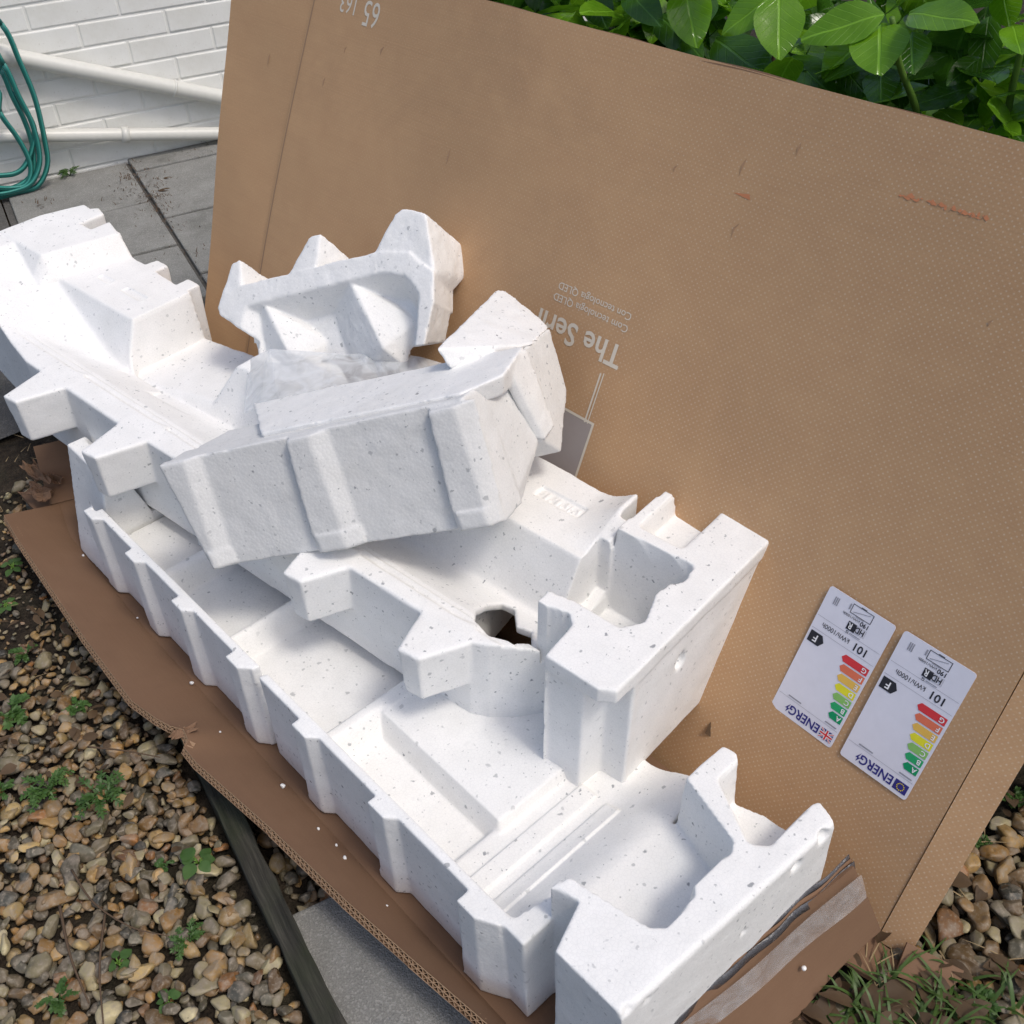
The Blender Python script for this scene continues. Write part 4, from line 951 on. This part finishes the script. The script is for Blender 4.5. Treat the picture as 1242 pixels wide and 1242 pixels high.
# ================================================================== PLANTS
def leaf_vf(base, tip, width, normal, curl=.12, fold=.12, n=8, m=4, shape=1.0):
    """a laurel-like leaf blade with a fold along the midrib; returns verts, faces, uv"""
    base, tip = np.array(base, float), np.array(tip, float); d = tip - base; L = np.linalg.norm(d); d /= L
    nn = np.array(normal, float); nn = nn - d * (nn @ d); nn /= np.linalg.norm(nn); s = np.cross(nn, d); V, UV = [], []
    for i in range(n + 1):
        u = i / n; wd = width / 2 * (math.sin(math.pi * min(1, u ** .80 * .97 + .015)) ** .75) * (1 if u < .85 else 1 - (u - .85) * 1.2)
        for j in range(-m // 2, m // 2 + 1):
            q = j / (m / 2); p = base + d * L * u + s * wd * q + nn * (-curl * L * u * u + fold * wd * abs(q) - .05 * wd * q * q + .03 * width * math.sin(u * 9 + q * 2))
            V.append(p); UV.append((u, .5 + .5 * q * max(wd / (width / 2), .05)))
    k = m + 1; F = [(i * k + j, i * k + j + 1, (i + 1) * k + j + 1, (i + 1) * k + j) for i in range(n) for j in range(m)]
    return V, F, UV
shrub = empty('laurel_shrub', (-.9, 1.6, 0), 'glossy bright green laurel shrub growing behind the cardboard panel', 'shrub')
CAMP = np.array([0, 0, 1.3])
BIG = (((-0.711,1.250,0.917),(-0.786,1.190,0.892),0.052),((-0.679,1.250,0.923),(-0.578,1.208,0.948),0.048),((-0.714,1.250,0.905),(-0.675,1.196,0.871),0.065),((-0.875,1.250,0.913),(-0.928,1.214,0.864),0.044),((-0.866,1.250,0.916),(-0.821,1.202,0.858),0.061),((-1.087,1.411,0.782),(-0.936,1.351,0.775),0.058),((-0.846,1.446,0.824),(-0.882,1.404,0.769),0.057),((-0.731,1.360,0.868),(-0.689,1.306,0.843),0.045),((-0.647,1.394,0.808),(-0.721,1.358,0.777),0.035),((-0.705,1.429,0.755),(-0.647,1.381,0.769),0.023),((-0.665,1.463,0.804),(-0.597,1.403,0.783),0.034),((-0.600,1.377,0.774),(-0.549,1.335,0.792),0.022),((-0.699,1.411,0.835),(-0.723,1.357,0.816),0.016),((-0.662,1.446,0.912),(-0.626,1.410,0.886),0.036),((-0.601,1.360,0.901),(-0.561,1.312,0.891),0.036),((-1.397,1.394,0.809),(-1.407,1.334,0.780),0.041),((-1.371,1.429,0.797),(-1.301,1.387,0.771),0.048),((-1.251,1.463,0.809),(-1.218,1.409,0.755),0.046),((-1.129,1.377,0.863),(-1.068,1.341,0.793),0.064),((-1.205,1.411,0.796),(-1.077,1.363,0.777),0.045),((-1.134,1.446,0.835),(-1.098,1.386,0.807),0.037),((-1.232,1.360,0.841),(-1.125,1.318,0.823),0.035),((-0.646,1.394,0.846),(-0.656,1.340,0.826),0.030),((-0.782,1.429,0.793),(-0.743,1.393,0.763),0.019),((-0.815,1.463,0.785),(-0.748,1.415,0.756),0.018),((-0.969,1.450,0.769),(-0.851,1.390,0.760),0.048),((-0.881,1.450,0.774),(-0.794,1.408,0.756),0.042),((-1.055,1.450,0.764),(-0.920,1.396,0.755),0.044),((-0.728,1.450,0.859),(-0.683,1.414,0.834),0.026),((-0.751,1.450,0.855),(-0.705,1.402,0.830),0.020),((-0.674,1.450,0.879),(-0.637,1.390,0.823),0.039))
for i, (b, t, wd) in enumerate(BIG):
    b, t = np.array(b), np.array(t); L = np.linalg.norm(t - b)
    nn = (CAMP - b); nn /= np.linalg.norm(nn); nn = nn * .75 + np.array([.25 * math.sin(i * 2.3), -.1, .75])
    v, f, uv = leaf_vf(b, t, max(wd, L * .42) * 1.08, nn, .10, .16)
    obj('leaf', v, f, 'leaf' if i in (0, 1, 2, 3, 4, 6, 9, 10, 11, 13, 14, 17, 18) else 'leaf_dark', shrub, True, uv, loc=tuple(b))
leafm = []
for q in range(5):
    v, f, uv = leaf_vf((0, 0, 0), (.105, 0, 0), .05 + .004 * q, (0, 0, 1), .10 + .05 * q, .15 + .03 * q)
    for mt in ('leaf', 'leaf_dark', 'leaf_dark'):
        o = obj('leaf', v, f, mt, None, True, uv); leafm.append(o.data); bpy.data.objects.remove(o)
r = np.random.default_rng(21); cnt = 0
while cnt < 262:
    x, y = r.uniform(-1.75, .30), 1.24 + abs(r.normal(0, .24)); z = r.uniform(.52, 1.02) + (y - 1.25) * .10
    if y < 1.30 and z > .80 and x > -1.0: continue
    if z < .86 and y < 1.22 + .06: continue
    if (y - PY0) * math.cos(LEAN) - z * math.sin(LEAN) < .065: continue
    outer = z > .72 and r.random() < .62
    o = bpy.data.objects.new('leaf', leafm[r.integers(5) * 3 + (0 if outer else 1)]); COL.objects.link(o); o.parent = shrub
    s = r.uniform(.85, 1.45); o.location = Vector((x, y, z)) - shrub.location; o.scale = (s, s, s)
    o.rotation_euler = (r.normal(-.15, .5), r.uniform(-.1, .9), r.uniform(0, 6.283)); cnt += 1
for i in range(16):
    x = -1.7 + i * .115 + r.uniform(-.03, .03); y0 = 1.45 + r.uniform(-.05, .25); tipz = r.uniform(.66, .80)
    c = spline([(x, y0 + .1, -.02), (x + r.uniform(-.05, .05), y0 + .05, .35), (x + r.uniform(-.08, .08), y0 - .02, .62), (x + r.uniform(-.1, .1), y0 - .05, tipz)], 14)
    obj('stem', *tube(c, np.linspace(.009, .003, 14), 7), 'stem' if i % 3 else 'twig', shrub, True)
for c in ([(-.69, 1.46, .60), (-.70, 1.37, .76), (-.70, 1.29, .85), (-.70, 1.25, .915)], [(-.60, 1.5, .62), (-.60, 1.42, .76), (-.59, 1.38, .85), (-.58, 1.36, .95)]):
    obj('stem', *tube(spline(c, 14), np.linspace(.006, .0035, 14), 7), 'stem', shrub, True)

def leaf_mass(name, n, fn, parent, mats, seed, smin_=.07, smax_=.13, label=None):
    r = np.random.default_rng(seed); L, U = [], []
    for _ in range(n):
        p = fn(r); a, b = r.uniform(0, 6.283), r.uniform(-.9, .5); l_ = r.uniform(smin_, smax_)
        d = np.array([math.cos(a) * math.cos(b), math.sin(a) * math.cos(b), math.sin(b)]) * l_
        v, f, uv = leaf_vf(p, p + d, l_ * .46, (r.normal(0, .4), r.normal(-.2, .4), 1), .12, .18, 5, 2); L.append((v, f)); U += list(uv)
    V, F = joinvf(L); o = obj(name, V, F, mats, parent, True, U); o['kind'] = 'stuff'; return o
def behind(r):
    while True:
        p = np.array([r.uniform(-2.0, .45), 1.36 + abs(r.normal(0, .35)), 0]); p[2] = r.uniform(.15, .80) + min(.32, (p[1] - 1.36) * .45)
        if (p[1] - PY0) * math.cos(LEAN) - p[2] * math.sin(LEAN) > .10: return p
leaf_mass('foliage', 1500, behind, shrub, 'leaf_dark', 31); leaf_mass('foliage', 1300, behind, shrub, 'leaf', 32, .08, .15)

# ---- weeds in the gravel: each its own plant
def weed(kind, x, y, size, label, z=.0, seed=0, group=None):
    size *= .82; r = np.random.default_rng(seed + 50); t = empty('weed', (x, y, z), label, 'weed', group); parts = []; uvs = []
    if kind == 'broad':
        for k in range(6):
            a = k * 1.05 + r.uniform(-.3, .3); ln = size * r.uniform(.6, 1); h0 = r.uniform(.3, .9) * size * .5
            b = np.array([x + math.cos(a) * ln * .25, y + math.sin(a) * ln * .25, z + h0]); tp_ = np.array([x + math.cos(a) * ln, y + math.sin(a) * ln, z + h0 * .9])
            v, f, uv = leaf_vf(b, tp_, ln * r.uniform(.55, .75), (0, 0, 1), .15, .1, 6, 4); obj('leaf', v, f, 'weed', t, True, uv)
            obj('stem', *tube([(x, y, z - .005), tuple((b + np.array([x, y, z])) / 2 + np.array([0, 0, .003])), tuple(b)], .0012, 5), 'stem', t, True)
    else:
        nst = 14 if kind == 'fern' else 9
        L = []
        for k in range(nst):
            a = r.uniform(0, 6.283); ln = size * r.uniform(.45, 1); tipp = np.array([x + math.cos(a) * ln, y + math.sin(a) * ln, z + r.uniform(.15, .6) * size])
            st = spline([(x + r.uniform(-.2, .2) * size, y + r.uniform(-.2, .2) * size, z), ((x + tipp[0]) / 2, (y + tipp[1]) / 2, z + .45 * size), tuple(tipp)], 7)
            L.append(tube(st, .0008, 4))
            for j in range(2, 7):
                for sgn in (-1, 1, 0):
                    d = st[j] - st[j - 1]; d /= np.linalg.norm(d); sd_ = np.cross(d, (0, 0, 1)); sd_ /= np.linalg.norm(sd_) + 1e-9
                    ll = size * (.24 if kind == 'fern' else .30) * r.uniform(.7, 1.1)
                    e = st[j] + d * ll * (.5 if sgn else 1) + sd_ * sgn * ll * .8 + np.array([0, 0, r.uniform(-.1, .35) * ll])
                    v, f, uv = leaf_vf(st[j], e, ll * (.42 if kind == 'fern' else .7), (r.normal(0, .3), r.normal(0, .3), 1), .1, .1, 3, 2); L.append((v, f))
        V, F = joinvf(L); o = obj('foliage', V, F, 'weed', t, True); o['kind'] = 'stuff'
    return t
weed('broad', -1.700, .250, .035, 'round leaved seedling at the left edge beside the flap', seed=1)
weed('broad', -1.610, .200, .026, 'second round leaved seedling just below the left edge one', seed=2)
weed('clump', -1.365, .110, .045, 'low yellowish weed cluster in the dark soil at the left edge', seed=3)
weed('clump', -1.296, .190, .028, 'small leafy weed below the cardboard flap edge', seed=4)
weed('fern', -1.180, .090, .050, 'left feathery green weed of the pair in the gravel', seed=5)
weed('fern', -1.108, .140, .050, 'right feathery green weed of the pair in the gravel', seed=6)
weed('broad', -.918, .190, .042, 'broad leaved weed close beside the timber edging', seed=7)
weed('fern', -.825, .121, .034, 'bright frilly weed in the middle of the gravel', seed=8)
weed('broad', -.863, .041, .028, 'small toothed weed left of the bright frilly one', seed=9)
weed('broad', -.775, .064, .026, 'little weed among pebbles at the lower edge near the timber', seed=10)
weed('clump', -.872, -.035, .028, 'small weed at the bottom edge in the left corner', seed=11)
weed('clump', -1.47, .175, .030, 'sparse weed in the dark soil under the flap', seed=12)
weed('clump', -1.23, .035, .024, 'tiny weed at the left edge among the pebbles', seed=17)
weed('clump', -.945, .150, .018, 'tiny seedling left of the broad leaved weed', seed=18)
weed('fern', -3.385, 1.135, .045, 'straggly brown green weed at the foot of the wall', seed=13)
weed('clump', -.205, 1.085, .028, 'small bright weed by the right edge of the panel', seed=14)
weed('clump', -.196, .985, .022, 'tiny weed below the bright one at the panel edge', seed=15)
weed('clump', -.083, .786, .026, 'small clover-like weed at the lower right among grass', seed=16)

# grass tufts and straw, ground cover
def blades(name, spots, mat, label, ln, wd, seed, lift=.5, cat='grass'):
    r = np.random.default_rng(seed); L, U = [], []
    for (x, y, nb, sp) in spots:
        for k in range(nb):
            bx, by = x + r.normal(0, sp), y + r.normal(0, sp); a = r.uniform(0, 6.283); l_ = ln * r.uniform(.5, 1.25); n_ = 6; sd_ = np.array([-math.sin(a), math.cos(a), 0]); up = lift * r.uniform(.2, 1)
            V = []
            for i in range(n_ + 1):
                u = i / n_; p = np.array([bx + math.cos(a) * l_ * u * (1 - .3 * up), by + math.sin(a) * l_ * u * (1 - .3 * up), .004 + l_ * (up * math.sin(u * 2.2) * .75)])
                w_ = wd * (1 - u) ** .7; V += [p - sd_ * w_, p + sd_ * w_]
            L.append((V, [(2 * i, 2 * i + 1, 2 * i + 3, 2 * i + 2) for i in range(n_)]))
    V, F = joinvf(L); return tag(obj(name, V, F, mat, None, True), label, cat, kind='stuff')
blades('grass', [(-.155, .690, 26, .022), (-.115, .735, 22, .020), (-.19, .665, 14, .018), (-.085, .70, 12, .02), (-.06, .80, 10, .02), (-.175, .735, 8, .012), (-.03, .86, 6, .02), (-.195, .62, 8, .02), (-.135, .775, 14, .018), (-.10, .76, 12, .02), (-.15, .665, 16, .018)], 'grass', 'green grass blades at the foot of the panel', .062, .0026, 5, .7)
blades('dry_grass', [(-.20, .69, 8, .025), (-.13, .72, 8, .03), (-.19, .95, 8, .05), (-.16, .85, 5, .04), (-.25, .55, 5, .02)], 'straw', 'dry straw among the grass by the box end', .055, .0012, 6, .35, 'straw')
blades('straw_litter', [(-2.02, .43, 14, .06), (-1.9, .36, 8, .05), (-1.5, .18, 8, .12), (-1.0, .10, 5, .12)], 'straw', 'dry straw bits scattered on the dark grit', .030, .0011, 8, .12, 'straw')
blades('moss', [(-3.28, 1.55, 60, .06), (-3.02, 1.235, 90, .03), (-3.12, 1.25, 90, .05), (-2.93, 1.20, 60, .03), (-3.22, 1.28, 60, .03), (-2.84, 1.17, 40, .03), (-2.62, 1.125, 14, .03), (-2.75, 1.16, 14, .05), (-3.31, 1.31, 20, .02), (-3.24, .99, 16, .02)], 'twig', 'brown dead moss in the joints of the slabs', .018, .0014, 9, .8, 'moss')

# brown leaf litter
def litter(name, spots, label, seed, la=.015, lb=.045):
    r = np.random.default_rng(seed); L, U = [], []
    for (x, y, n_, sp) in spots:
        for _ in range(n_):
            p = np.array([x + r.normal(0, sp), y + r.normal(0, sp), .006 + r.uniform(0, .014)]); a = r.uniform(0, 6.283); l_ = r.uniform(la, lb)
            v, f, uv = leaf_vf(p, p + np.array([math.cos(a), math.sin(a), r.normal(0, .25)]) * l_, l_ * r.uniform(.35, .7), (r.normal(0, .4), r.normal(0, .4), 1), .2, .3, 4, 2); L.append((v, f)); U += list(uv)
    V, F = joinvf(L); return tag(obj(name, V, F, 'leaf_dry', None, True, U), label, 'leaf litter', kind='stuff')
litter('leaf_litter', [(-.20, .62, 30, .03), (-.16, .70, 26, .035), (-.25, .55, 30, .03), (-.10, .78, 14, .04), (-.15, .92, 12, .05), (-.18, 1.1, 14, .05)], 'brown leaf litter among the grass at the near end of the box', 44)
litter('leaf_litter', [(-1.45, .18, 26, .09), (-1.25, .16, 22, .07), (-1.62, .22, 20, .08), (-1.10, .06, 8, .08)], 'brown leaf litter in the soil beside the front flap', 45, .012, .026)
# twigs and dead leaves
def twig(pts, rad, label):
    p = np.array(pts, float); tag(obj('twig', *tube(spline(p, 18), np.linspace(rad, rad * .5, 18), 6), 'twig', None, True, loc=tuple(p[0])), label, 'twig')
twig([(-1.20, .165, .02), (-1.15, .20, .026), (-1.105, .235, .02)], .0018, 'thin brown twig across the soil below the torn flap notch')
twig([(-1.02, .055, .02), (-.95, .055, .024), (-.885, .075, .022), (-.84, .105, .02)], .0016, 'long thin twig lying level across the middle of the gravel')
twig([(-.98, .02, .02), (-.90, .0, .026), (-.83, -.01, .02)], .0022, 'curved brown twig in the lower left gravel')
twig([(-.93, .06, .018), (-.86, .02, .024), (-.79, -.01, .02)], .0018, 'slanting twig near the bottom of the gravel')
def dead_leaf(x, y, z, s, rz, label, mat='leaf_dry', nrm=(0, 0, 1)):
    d = np.array([math.cos(rz), math.sin(rz), .03]) * s; v, f, uv = leaf_vf((x, y, z), np.array([x, y, z]) + d, s * .50, nrm, .10, .22, 8, 4)
    tag(obj('dead_leaf', v, f, mat, None, True, uv, loc=(x, y, z)), label, 'dead leaf')
dead_leaf(-3.05, 1.27, .006, .050, 1.2, 'pinkish brown dead leaf on the paving joint near the wall')
dead_leaf(-3.13, 1.33, .006, .036, .8, 'smaller dead leaf on the paving closer to the wall')
dead_leaf(-.262, .545, .02, .07, .6, 'crumpled brown dead leaf below the near box end')
dead_leaf(-.235, .60, .015, .06, 2.0, 'curled grey brown dead leaf beside the box corner')
dead_leaf(-.150, .735, .02, .065, 4.4, 'long brown dead leaf standing among the grass')
dead_leaf(-.185, .70, .02, .05, 5.2, 'pale brown dead leaf at the bottom flap')
dead_leaf(-.19, 1.13, .02, .06, 5.0, 'yellow green fallen leaf at the right gravel', 'weed')
dead_leaf(-.17, .905, .022, .05, 3.6, 'dark brown dead leaf on the right gravel')
dead_leaf(-.07, .745, .022, .045, 3.0, 'orange brown dead leaf at the lower right grass')
dead_leaf(-.535, .800, .095, .062, 1.2, 'shrivelled grey leaf wedged between foam and panel', nrm=(.3, -.9, .4))
dead_leaf(-.235, .585, .012, .05, 1.0, 'flat dark leaf scrap under the near box end')
dead_leaf(-.255, .50, .012, .05, 2.6, 'brown leaf scrap in front of the near box end')
